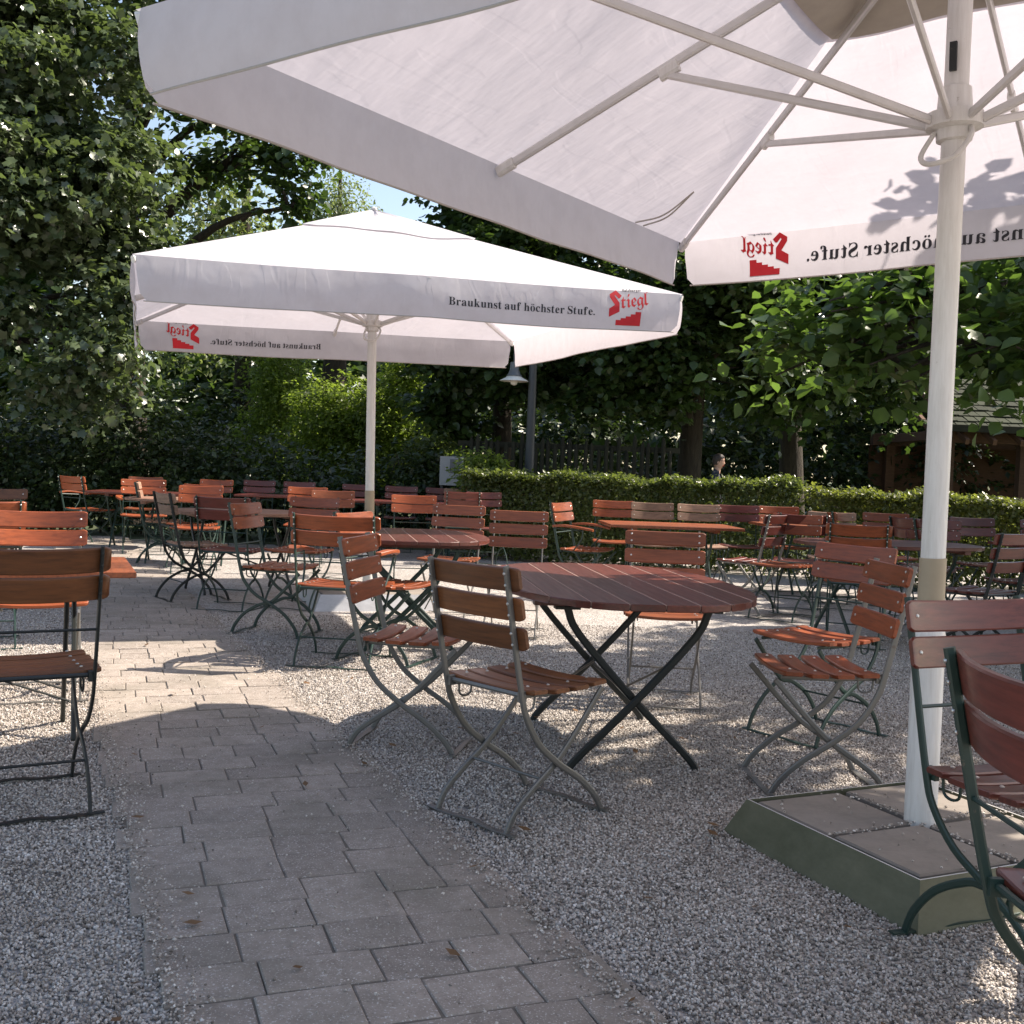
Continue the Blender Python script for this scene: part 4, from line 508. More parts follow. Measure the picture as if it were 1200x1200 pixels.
# ================================================================== MARKET UMBRELLAS
def umbrella(loc, rz, tilt, hx, hy, ze, zp, zr, vh, label, printed, seed, lay_out=(0.535, 0.285, 0.848), foot=(0, 0)):
    rnd = random.Random(seed)
    root = empty('market_umbrella', loc)
    root.rotation_mode = 'XYZ'; root.matrix_world = Matrix.Translation(loc) @ Matrix.Rotation(tilt[0], 4, 'X') @ Matrix.Rotation(tilt[1], 4, 'Y') @ Matrix.Rotation(rz, 4, 'Z')
    tag(root, label, 'umbrella', 'white market umbrellas')
    C4 = [(-hx, -hy), (hx, -hy), (hx, hy), (-hx, hy)]
    ph = [rnd.uniform(0, 6) for _ in range(12)]
    def wr(x, y): return 0.006*math.sin(5*x + 3*y + ph[0]) + 0.005*math.sin(-4*x + 7*y + ph[1]) + 0.003*math.sin(13*x + 9*y + ph[2])
    def edge(k, u):
        A, B = C4[k], C4[(k + 1) % 4]; t = (u + 1)/2
        x = A[0] + (B[0] - A[0])*t; y = A[1] + (B[1] - A[1])*t
        inw = 0.014*abs(math.sin(math.pi*u)); L = math.hypot(x, y)
        return x*(1 - inw/L), y*(1 - inw/L)
    def panel(k, u, v):
        x, y = edge(k, u); x *= v; y *= v
        sag = 0.040*abs(math.sin(math.pi*u))*v**1.3*(1 - 0.85*v)
        fr = min(1, abs(math.sin(math.pi*u))*2)
        return Vector((x, y, zp - (zp - ze)*v - sag + wr(x, y)*fr*1.4*(1 - v**8)))
    def nrm(k): return [Vector((0, -1, 0)), Vector((1, 0, 0)), Vector((0, 1, 0)), Vector((-1, 0, 0))][k]
    def val(k, u, h, off=0.0):
        uu = max(-1, min(1, u)); p = panel(k, uu, 1.0); n = nrm(k)
        fl = 0.03*math.sin(h*1.5) + h*(0.006*math.sin(9*uu + ph[3 + k]) + 0.004*math.sin(17*uu + ph[7 + k])) - 0.03*h*h
        return p + n*(fl + off) + Vector((0, 0, -vh*h*(1 + 0.015*math.sin(5*uu + ph[k]))))
    v0 = 0.27
    for k in range(4):
        nu, nv = 28, 12; rows = [[panel(k, -1 + 2*i/nu, v0 + (1 - v0)*(j/nv)) for i in range(nu + 1)] for j in range(nv + 1)]
        m = MB(); m.loft(rows, False, True, False); m.build('canopy_panel', 'fabric', root)
        nu, nh = 40, 6; rows = []
        for j in range(nh + 1):
            h = j/nh; e = 0.988 - 0.022*max(0, h - 0.35) - (0.02 if h > 0.95 else 0)
            rows.append([val(k, (-1 + 2*i/nu)*e, h) for i in range(nu + 1)])
        m = MB(); m.loft(rows, False, True, False); vobj = m.build('valance', 'fabric', root)
        m = MB(); m.tube([val(k, (-1 + 2*i/nu)*0.966, 1.0) for i in range(nu + 1)], 0.004, 5); m.build('hem', 'hem', vobj)
        # corner tab where two valances meet
        if k in printed:
            W = 2*hx if k % 2 == 0 else 2*hy
            def lay(V, F, s0, h0, mat, nm):
                """s0 = distance of origin from the left end seen from outside, h0 = distance of baseline below the eave"""
                mm = MB()
                for off in (0.0022, -0.0022):
                    mm.add([val(k, 2*(s0 + x)/W - 1, (h0 - y)/vh, off) for x, y in V], F)
                return mm.build(nm, mat, vobj)
            V, F, tw = text_geo('Braukunst auf höchster Stufe.', 0.075, 52)
            sc = lay_out[1]*W/tw; V = [(x*sc, y*min(sc, 1.02)) for x, y in V]
            tag(lay(V, F, lay_out[0]*W, 0.66*vh, 'print_black', 'lettering'), 'black serif lettering reading Braukunst auf höchster Stufe.')
            lg = 0.195*vh/0.27; s0 = lay_out[2]*W; h0 = 0.70*vh
            LV = []; LF = []
            def poly(P):
                o = len(LV); LV.extend([(x*lg, y*lg) for x, y in P]); LF.append(tuple(range(o, o + len(P))))
            poly(S_POLY[:4] + S_POLY[11:]); 
            LV.clear(); LF.clear()
            # slanted S from three strokes, then small blackletter and the steps
            for P in ([(0.0, 0.02), (0.005, 0.31), (0.40, 0.53), (0.40, 0.22)], [(0.005, 0.31), (0.215, 0.44), (0.40, 0.53), (0.40, 0.42)],
                      [(0.235, 0.44), (0.40, 0.53), (0.22, 0.77), (0.045, 0.70)], [(0.045, 0.70), (0.22, 0.77), (0.245, 0.81), (0.27, 0.97), (0.035, 0.82)],
                      [(0.245, 0.81), (0.355, 0.69), (0.41, 0.69), (0.49, 0.79), (0.27, 0.97)]): poly(P)
            V, F, tw2 = text_geo('tiegl', 0.40, 18, 'F')
            k2 = 1.06/tw2
            o = len(LV); LV.extend([((0.46 + x*k2)*lg, (0.33 + y*1.12 + 0.17*x*k2)*lg) for x, y in V]); LF.extend([tuple(i + o for i in q) for q in F])
            poly(STEP_POLY[:1] + STEP_POLY[1:2] + STEP_POLY[2:4] + [(1.01, -0.26)][:0] + STEP_POLY[4:])
            lo = lay(LV, LF, s0, h0, 'print_red', 'logo'); tag(lo, 'red brewery logo reading Stiegl above a flight of red steps')
            V, F, tw3 = text_geo('Salzburger', 0.012, 60); k3 = 0.72*lg/tw3
            lay([(x*k3, y*k3 + 0.095*x) for x, y in V], F, s0 + 0.52*lg, h0 - 0.93*lg, 'print_black', 'small_lettering')
    # vent skirt seen from below
    for k in range(4):
        rows = [[panel(k, -1 + 2*i/12, v) + Vector((0, 0, dz)) for i in range(13)] for v, dz in ((0.22, -0.035), (0.285, -0.045), (0.335, -0.022))]
        m = MB(); m.loft(rows, False, True, False); m.build('vent_skirt', 'lining', root)
    # vent cap over the crown
    m = MB()
    for k in range(4):
        rows = []
        for j in range(7):
            v = 0.36*j/6
            rows.append([panel(k, -1 + 2*i/12, max(v, 1e-3)) + Vector((0, 0, 0.032 - 0.018*(j/6)**2 - 0.004*(j/6)*abs(math.sin(math.pi*(-1 + 2*i/12))))) for i in range(13)])
        m.loft(rows, False, True, False)
    m.build('vent_cap', 'fabric', root)
    m = MB(); m.lathe([(0.012, zp + 0.02), (0.025, zp + 0.03), (0.026, zp + 0.042), (0.014, zp + 0.052), (0.003, zp + 0.055)], 16); m.build('finial', 'pole_white', root)
    # frame
    F3 = Matrix.Rotation(-rz, 3, 'Z') @ Vector((foot[0], foot[1], 0))
    def slant(m):
        m.v = [tuple(Vector(p) + F3*(1 - p[2]/zr)) for p in m.v]; return m
    m = MB(); m.lathe([(0.038, 0.02), (0.038, zp - 0.02)], 24); pole = slant(m).build('pole', 'pole_white', root)
    m = MB(); m.lathe([(0.050, 0.0), (0.050, 0.72), (0.046, 0.735), (0.039, 0.74)], 24); slant(m).build('sleeve', 'pole_white', pole)
    m = MB(); m.lathe([(0.0391, 0.745), (0.0415, 0.746), (0.0415, 0.965), (0.0391, 0.966)], 24, cap=False); slant(m).build('tape_wrap', 'tan_tape', pole)
    m = MB(); m.lathe([(0.04, zp - 0.16), (0.085, zp - 0.15), (0.085, zp - 0.09), (0.04, zp - 0.08)], 20); m.build('crown_hub', 'pole_white', root)
    m = MB(); m.lathe([(0.042, zr - 0.05), (0.055, zr - 0.045), (0.058, zr - 0.012), (0.088, zr - 0.005), (0.088, zr + 0.04), (0.055, zr + 0.05), (0.050, zr + 0.12), (0.041, zr + 0.125)], 20); m.build('runner', 'pole_white', root)
    m = MB(); m.box((0.0, -0.042, zr + 0.21), (0.022, 0.012, 0.09)); m.build('pin_slot', 'steel_black', root)
    for q in range(8):
        k = q//2; u = -1 if q % 2 == 0 else 0.0
        x, y = edge(k, u); L = math.hypot(x, y); d = Vector((x/L, y/L, 0))
        a = Vector((0, 0, zp - 0.12)) + d*0.08; e = d*(L - 0.015) + Vector((0, 0, ze - 0.028))
        side = Vector((-d.y, d.x, 0))
        m = MB(); m.bar([a, e], 0.034, 0.020, side); rib = m.build('rib', 'alu', root)
        m = MB(); m.bar([e - (e - a).normalized()*0.07, e + (e - a).normalized()*0.012], 0.044, 0.032, side); m.build('rib_cap', 'pole_white', rib)
        t = 0.56; j = a + (e - a)*t + Vector((0, 0, -0.028)); st = Vector((0, 0, zr + 0.015)) + d*0.085
        m = MB(); m.bar([st, j], 0.028, 0.018, side); sobj = m.build('strut', 'alu', root)
        m = MB(); r = (e - a).normalized()
        m.bar([j - r*0.05 + Vector((0, 0, .012)), j + r*0.03 + Vector((0, 0, .012))], 0.05, 0.028, side); m.build('strut_bracket', 'pole_white', sobj)
    # rope loop below the runner
    m = MB(); pts = spline([(-0.055, -0.03, zr - 0.02), (-0.085, -0.07, zr - 0.10), (-0.05, -0.10, zr - 0.135), (0.02, -0.085, zr - 0.115), (0.06, -0.05, zr - 0.05), (0.055, -0.02, zr - 0.01)], 6)
    m.tube(pts, 0.0085, 8); m.build('rope_loop', 'rope', root)
    return root, panel, edge
um1, pan1, ed1 = umbrella((1.425, 3.589, 0.0), -0.581, (-0.004, -0.024), 1.769, 1.769, 2.474, 3.20, 2.345, 0.235,
                'large white umbrella overhead on a pole in a concrete slab base', (0, 2), 1, (0.42, 0.385, 0.832), (-0.085, -0.085))
um2, pan2, ed2 = umbrella((-1.205, 9.475, 0.0), 0.3229, (0.015, -0.015), 1.905, 1.97, 2.50, 3.30, 2.36, 0.28,
                'white umbrella with printed valance standing over the left tables', (0, 2), 2)
# thin bungee cords under the near canopy corner
def cords(root, panel):
    for dx in (0.0, 0.05):
        p0 = panel(3, -0.80, 0.80) + Vector((0, 0, -0.05)); p1 = panel(3, -0.72 + dx, 0.985) + Vector((0, 0, -0.02))
        mid = (p0 + p1)/2 + Vector((0, 0, -0.035))
        m = MB(); m.tube(spline([p0, mid, p1], 6), 0.004, 6); m.build('bungee_cord', 'hem', root)
cords(um1, pan1)

def slab_base(loc, rz, top, bot, h, frame_mat, slab_m, label):
    root = empty('umbrella_base', loc, rz); tag(root, label, 'umbrella base')
    m = MB(); rim = MB()
    for k in range(4):
        R4 = Matrix.Rotation(k*math.pi/2, 3, 'Z')
        P = [(-bot, -bot, -0.02), (bot, -bot, -0.02), (top, -top, h), (-top, -top, h), (-top + .006, -top + .006, h), (top - .006, -top + .006, h), (top - .006, -top + .006, h - .06), (-top + .006, -top + .006, h - .06)]
        m.add([R4 @ Vector(p) for p in P], [(0, 1, 2, 3), (4, 5, 6, 7)])
        rim.add([R4 @ Vector(p) for p in P[2:6]], [(0, 3, 2, 1)])
    m.add([(-top, -top, h - .06), (top, -top, h - .06), (top, top, h - .06), (-top, top, h - .06)], [(0, 1, 2, 3)])
    m.build('steel_tray', frame_mat, root); rim.build('rim', 'alu', root)
    a = top/2 - 0.012; sm = None
    for sx in (-1, 1):
        for sy in (-1, 1):
            if sm is None:
                q = MB(); q.cbox((0, 0, 0), (2*a - 0.018, 2*a - 0.018, 0.05), 0.006); sm = q.mesh('slab', slab_m)
            o = link('slab', sm, root); o.location = (sx*(a + 0.008), sy*(a + 0.008), h - 0.026 + rnd.uniform(-.003, .003)); o.rotation_euler = (0, 0, rnd.uniform(-.01, .01))
    return root
slab_base((1.33, 3.475, 0), math.radians(-65.2), 0.385, 0.45, 0.128, 'tray', 'slab', 'low steel tray with four concrete slabs holding the nearest umbrella pole')
slab_base((-1.205, 9.475, 0), 0.32, 0.48, 0.54, 0.13, 'tray_bright', 'slab', 'bright galvanised tray base under the farther left umbrella')
# grit collected on the near slabs
b = MB(); rnd = random.Random(5)
for i in range(260):
    a = rnd.uniform(-.37, .37); c = rnd.uniform(-.37, .37)
    if rnd.random() < .6: 
        if rnd.random() < .5: a = rnd.gauss(0, .012)
        else: c = rnd.gauss(0, .012)
    p = Matrix.Rotation(math.radians(-65.2), 3, 'Z') @ Vector((a, c, 0)); chip(b, 1.33 + p.x, 3.475 + p.y, 0.131, rnd.uniform(.003, .007))
tag(b.build('grit_on_slabs', 'pebble_loose'), 'loose grit lying on the concrete slabs of the umbrella base', 'gravel', kind='stuff')

# ================================================================== FOLDING CHAIRS
def slat(w, h, t, curve=0.0, taper=0.72, n=13):
    """slat along Y, height along Z, thickness along X; curve pushes the middle to -X"""
    m = MB(); rings = []; c = min(0.004, t*0.3)
    ys = [-w/2, -w/2 + 0.006, -w/2 + 0.018] + [(-0.5 + (i + 1)/(n - 5))*w*0.86 for i in range(n - 6)] + [w/2 - 0.018, w/2 - 0.006, w/2]
    for i, y in enumerate(ys):
        e = min(i, len(ys) - 1 - i); k = (taper, 0.9, 1.0)[e] if e < 3 else 1.0
        hh = h/2*k; dx = -curve*(1 - (2*y/w)**2); tt = t/2*(0.8 if e == 0 else 1)
        rings.append([Vector((dx + a, y, z)) for a, z in ((-tt, -hh + c), (-tt + c, -hh), (tt - c, -hh), (tt, -hh + c), (tt, hh - c), (tt - c, hh), (-tt + c, hh), (-tt, hh - c))])
    m.loft(rings, True, True); return m
def screws(pts, axis, r=0.006):
    m = MB()
    for p in pts:
        p = Vector(p); ring = []
        for rr, d in ((r, -0.001), (r, 0.0015), (r*0.5, 0.0035)):
            ring.append([p + (Vector((d, rr*math.cos(k*math.pi/4), rr*math.sin(k*math.pi/4))) if axis == 'x' else Vector((rr*math.cos(k*math.pi/4), rr*math.sin(k*math.pi/4), d))) for k in range(8)])
        m.loft(ring, True, True)
    return m
def interp(path, z):
    for a, c in zip(path, path[1:]):
        if (a[1] - z)*(c[1] - z) <= 0 and a[1] != c[1]:
            t = (z - a[1])/(c[1] - a[1]); return a[0] + (c[0] - a[0])*t, math.atan2(a[0] - c[0], a[1] - c[1])
    return path[0][0], 0.0
KIND = {}
def chair_kind(key):
    """list of (name, mesh, is_wood, location, rotation, list of sub-parts)"""
    if key in KIND: return KIND[key]
    P = []
    if key == 'slim':
        hw = 0.185; sw = 0.44; metal = 'steel_grey'; bw, bt = 0.022, 0.011
        post = [(-.285, .885), (-.235, .65), (-.19, .46), (-.165, .385), (-.10, .285), (0, .205), (.11, .135), (.19, .065), (.232, 0.004)]
        leg = [(-.225, 0.004), (-.185, .07), (-.11, .13), (0, .205), (.09, .29), (.19, .40), (.225, .438)]
        backs = [(0.842, 0.078), (0.745, 0.078), (0.648, 0.078)]; curve = 0.012; seat = (4, 0.076, 0.022)
    else:
        hw = 0.195; sw = 0.455; metal = 'steel_green'; bw, bt = 0.021, 0.011
        if key == 'arm': hw = 0.235; sw = 0.53
        post = [(-.30, .895), (-.25, .66), (-.205, .46), (-.175, .375), (-.10, .29), (0.01, .23), (.12, .16), (.195, .075), (.225, 0.004)]
        leg = [(-.265, 0.004), (-.235, .075), (-.165, .155), (-.06, .215), (0.01, .23), (.09, .30), (.18, .40), (.215, .438)]
        backs = [(0.850, 0.083), (0.757, 0.083)]; curve = 0.035; seat = (5, 0.064, 0.015)
    ps = [tuple(p) for p in spline(post, 5)]; ls = [tuple(p) for p in spline(leg, 5)]
    for s in (-1, 1):
        m = MB(); m.bar([(x, s*hw, z) for x, z in ps], bw, bt, (0, 1, 0)); P.append(('back_post', m.mesh('back_post', metal), 0, (0, 0, 0), (0, 0, 0), []))
        m = MB(); m.bar([(x, s*(hw - bt - 0.003), z) for x, z in ls], bw, bt, (0, 1, 0)); P.append(('leg', m.mesh('leg', metal), 0, (0, 0, 0), (0, 0, 0), []))
    for x in (post[-1][0], leg[0][0]):
        m = MB(); m.bar(spline([(x, -hw - 0.03, 0.010), (x, -hw*.5, 0.006), (x + .004, 0, 0.012), (x, hw*.6, 0.006), (x, hw + 0.03, 0.009)], 4), 0.006, 0.026, (1, 0, 0)); P.append(('foot_bar', m.mesh('foot_bar', metal), 0, (0, 0, 0), (0, 0, 0), []))
    px, pa = interp(ps, 0.455)
    m = MB(); m.tube([(px + .012, -hw, 0.455), (px + .012, hw, 0.455)], 0.008, 8)
    for s in (-1, 1): m.box((px + .012, s*(hw - .012), 0.452), (0.03, 0.014, 0.034))
    P.append(('hinge_bar', m.mesh('hinge_bar', metal), 0, (0, 0, 0), (0, 0, 0), []))
    if key != 'slim':
        rx_, _ = interp(ps, 0.615); m = MB(); m.tube([(rx_, -hw, 0.615), (rx_, hw, 0.615)], 0.005, 6); P.append(('back_rod', m.mesh('back_rod', metal), 0, (0, 0, 0), (0, 0, 0), []))
    m = MB(); cz = 0.16; cx, _ = interp(ls, cz); m.tube([(cx, -hw + .012, cz), (cx, hw - .012, cz)], 0.005, 6); P.append(('stretcher', m.mesh('stretcher', metal), 0, (0, 0, 0), (0, 0, 0), []))
    n, sd, gap = seat; xs = [px + 0.022 + sd/2 + i*(sd + gap) for i in range(n)]
    for s in (-1, 1):
        m = MB(); m.bar([(px + .012, s*(hw - .035), 0.447), (0.0, s*(hw - .035), 0.440), (xs[-1] + .03, s*(hw - .035), 0.445)], 0.014, 0.006, (0, 1, 0)); P.append(('seat_rail', m.mesh('seat_rail', metal), 0, (0, 0, 0), (0, 0, 0), []))
        m = MB(); m.tube(spline([(px + .03, s*(hw - .03), 0.44), (px + .035, s*(hw - .03), 0.405), (px + .06, s*(hw - .03), 0.395), (px + .085, s*(hw - .03), 0.405), (px + .09, s*(hw - .03), 0.44)], 3), 0.004, 6); P.append(('latch', m.mesh('latch', metal), 0, (0, 0, 0), (0, 0, 0), []))
    for i, x in enumerate(xs):
        z = 0.462 + 0.010*((i - (n - 1)/2)/(n/2))**2; a = 0.05*(i - (n - 1)/2)/(n/2)
        k = 1 if 0 < i < n - 1 else 0.97
        m = slat(sw*k, sd, 0.018, 0.012, 0.84); sx = screws([(0.009, q*(hw - .035), e*sd*.22) for q in (-1, 1) for e in ((0,) if key != 'slim' else (0,))], 'x')
        P.append(('seat_slat', m.mesh('seat_slat', 'wood_red'), 1, (x, 0, z), (0, -math.pi/2 - a, 0), [('screws', sx.mesh('screws', 'screw'))]))
    for z, h in backs:
        x, a = interp(ps, z); m = slat(sw, h, 0.017, curve, 0.78)
        hwx = sw/2 - 0.03
        dx = -curve*(1 - (2*hw/sw)**2)
        sx = screws([(dx + 0.009, q*hw, e*h*.24) for q in (-1, 1) for e in ((-1, 1) if key == 'slim' and z > .8 else (0,))], 'x', 0.0055)
        off = 0.020 - dx
        P.append(('back_slat', m.mesh('back_slat', 'wood_red'), 1, (x + off*math.cos(a), 0, z), (0, a, 0), [('screws', sx.mesh('screws', 'screw'))]))
    # rear bolts on the posts
    for s in (-1, 1):
        pts = []
        for z, h in backs:
            for e in (-1, 1):
                zz = z + e*h*.24; x, a = interp(ps, zz); pts.append((x - bw/2 - 0.001, s*hw, zz))
        m = screws([(-p[0], p[1], p[2]) for p in pts], 'x', 0.005); m.v = [(-v[0], v[1], v[2]) for v in m.v]; m.f = [tuple(reversed(f)) for f in m.f]
        P.append(('bolts', m.mesh('bolts', 'screw'), 0, (0, 0, 0), (0, 0, 0), []))
    if key == 'arm':
        for s in (-1, 1):
            x, a = interp(ps, 0.66); y = s*(hw + 0.012)
            pts = spline([(x - .005, s*(hw + .02), 0.675), (x + .12, s*(hw + .055), 0.685), (x + .26, s*(hw + .06), 0.675), (x + .39, s*(hw + .025), 0.655)], 5)
            m = MB(); rings = []
            for i, p in enumerate(pts):
                w = 0.020 + 0.008*math.sin(math.pi*i/(len(pts) - 1)); c = 0.004; t = 0.011
                rings.append([Vector(p) + Vector((0, u2, v2)) for u2, v2 in ((-w, -t + c), (-w + c, -t), (w - c, -t), (w, -t + c), (w, t - c), (w - c, t), (-w + c, t), (-w, t - c))])
            m.loft(rings); P.append(('armrest', m.mesh('armrest', 'wood_red'), 1, (0, 0, 0), (0, 0, 0), []))
            m = MB(); m.tube(spline([(x + .30, s*(hw + .045), 0.655), (x + .28, s*(hw + .03), 0.56), (x + .20, s*(hw + .012), 0.45), (0.0, s*(hw + .008), 0.44)], 5), 0.007, 8)
            m.tube([(x + .0, s*(hw + .006), 0.655), (x + .30, s*(hw + .045), 0.645)], 0.006, 6); P.append(('arm_support', m.mesh('arm_support', metal), 0, (0, 0, 0), (0, 0, 0), []))
    KIND[key] = P; return P
def chair(key, x, y, fx, fy, wood, label, metal=None, group='folding chairs in the beer garden', sc=1.0):
    P = chair_kind(key); a = math.atan2(fy, fx)
    root = empty('folding_armchair' if key == 'arm' else 'folding_chair', (x, y, 0.004), a); root.scale = (sc, sc, sc)
    tag(root, label, 'chair', group)
    for nm, me, isw, loc, rot, subs in P:
        o = link(nm, me, root, wood if isw else metal); o.location = loc; o.rotation_euler = rot
        for sn, sme in subs: link(sn, sme, o)
    return root

# ------------------------------------------------------------------ tables
def table(name, x, y, rot, L, W, H, wood, label, n=7, expo=2.5, rect=False, metal='steel_black', frame_span=0.45):
    root = empty(name, (x, y, 0), rot); tag(root, label, 'table', 'wooden garden tables')
    a, b2 = L/2, W/2
    def ext(v):
        v = min(0.9999, abs(v)/b2)
        return a if rect else a*(1 - v**expo)**(1/expo)
    gap = 0.005; pw = W/n
    for i in range(n):
        v0 = -b2 + i*pw + gap/2; v1 = v0 + pw - gap; k = 8 if not rect else 2
        vs = [v0 + (v1 - v0)*j/k for j in range(k + 1)]
        # outermost planks would taper to a point: give them their rounded end
        poly = [(ext(v), v) for v in vs] + [(-ext(v), v) for v in reversed(vs)]
        clean = [poly[0]]
        for p in poly[1:]:
            if math.hypot(p[0] - clean[-1][0], p[1] - clean[-1][1]) > 1e-4: clean.append(p)
        c0 = (sum(p[0] for p in clean)/len(clean), sum(p[1] for p in clean)/len(clean))
        m = MB(); rings = []
        for z, ins in ((H - 0.027, 0.003), (H - 0.024, 0.0), (H - 0.004, 0.0), (H, 0.003)):
            rr = []
            for p in clean:
                sx = p[0] - math.copysign(min(ins, abs(p[0])), p[0]); sy = p[1] + (ins if p[1] < c0[1] else -ins)
                rr.append(Vector((sx, sy, z)))
            rings.append(rr)
        m.loft(rings, True, False); m.build('plank', wood, root)
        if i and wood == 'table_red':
            e = ext(v0 - gap/2) - 0.006; m = MB(); m.box((0, v0 - gap/2, H - 0.009), (2*e, gap - 0.0006, 0.016)); m.build('gap_gleam', 'gap_gleam', root)  # added pale strips imitate the sun gleam along the plank gaps
    for s in (-1, 1):
        xx = s*min(frame_span, a*0.62)
        m = MB(); m.box((xx, 0, H - 0.043), (0.05, W*0.80, 0.030)); m.build('batten', wood, root)
        t = 0.030; yt, yf = W*0.27, W*0.25
        for q in (-1, 1):
            m = MB(); xo = xx + q*0.018
            pts = spline([(xo, q*yt, H - 0.065), (xo, q*yt*0.82, H*0.76), (xo, 0.0, H*0.40), (xo, -q*yf*0.9, 0.05), (xo, -q*yf*1.0, 0.0)], 4)
            m.bar(pts, t, 0.020, (1, 0, 0)); m.build('leg', metal, root)
            m = MB(); m.box((xo, q*yt, H - 0.069), (0.06, 0.10, 0.010)); m.build('leg_pad', metal, root)
    m = MB()
    for q in (-1, 1): m.tube([(-min(frame_span, a*.62), q*W*.16, H*.62), (min(frame_span, a*.62), q*W*.16, H*.22)], 0.005, 6)
    m.tube([(-min(frame_span, a*.62), 0, H*.40), (min(frame_span, a*.62), 0, H*.40)], 0.007, 6)
    m.build('brace', metal, root)
    return root
TH = 0.725
table('oval_table', 0.46, 4.86, math.radians(97.6), 1.72, 1.06, TH, 'table_red', 'dark red oval slatted table with black crossed legs in the centre', 8)
table('oval_table', -0.70, 7.55, math.radians(100), 1.4, 1.08, TH, 'table_red', 'dark red round ended table in front of the left umbrella pole', 8, metal='steel_green')
table('garden_table', 1.50, 10.55, math.radians(4), 1.25, 0.80, TH, 'wood_tan', 'sunlit red wooden table before the middle hedge with three chairs behind', 6, rect=True, metal='steel_green')
table('oval_table', 2.98, 8.75, math.radians(12), 1.50, 0.95, TH, 'table_red', 'glossy dark oval table in front of the right sunny hedge', 7, metal='steel_green')
table('garden_table', -2.22, 4.55, math.radians(23), 1.25, 0.68, TH, 'wood_tan', 'rectangular red wooden table at the left edge behind the nearest chair', 5, rect=True)
table('oval_table', -2.45, 10.0, math.radians(30), 1.25, 1.05, TH, 'table_weathered', 'weathered grey brown round table left of the far umbrella pole', 7, expo=2.2)
table('oval_table', -3.65, 12.4, math.radians(10), 1.3, 1.0, TH, 'table_weathered', 'worn round table among the chairs before the dark left hedge', 7, expo=2.2, metal='steel_green')
table('garden_table', -4.7, 14.2, math.radians(5), 1.3, 0.75, TH, 'table_red', 'long dark table beside the two armchairs at the far left hedge', 5, rect=True, metal='steel_green')
table('garden_table', -2.9, 14.9, math.radians(0), 1.5, 0.75, TH, 'wood_burgundy', 'shaded dark red table close to the tall hedge, farthest left of centre', 5, rect=True, metal='steel_green')
table('garden_table', -1.25, 14.3, math.radians(0), 1.7, 0.75, TH, 'wood_burgundy', 'shaded dark red table right of the far umbrella pole by the hedge', 5, rect=True, metal='steel_green')
table('garden_table', 3.35, 11.7, math.radians(5), 1.5, 0.8, TH, 'wood_tan', 'narrow sunlit table in the back row at the foot of the bright hedge', 5, rect=True, metal='steel_green')
table('garden_table', 4.85, 9.35, math.radians(8), 1.3, 0.8, TH, 'wood_burgundy', 'dark table at the right edge half hidden by the dark chairs', 5, rect=True, metal='steel_green')
table('garden_table', 2.35, 1.55, math.radians(25), 1.2, 0.8, TH, 'wood_burgundy', 'dark red table beyond the right edge served by the two nearest green chairs', 6, rect=True)

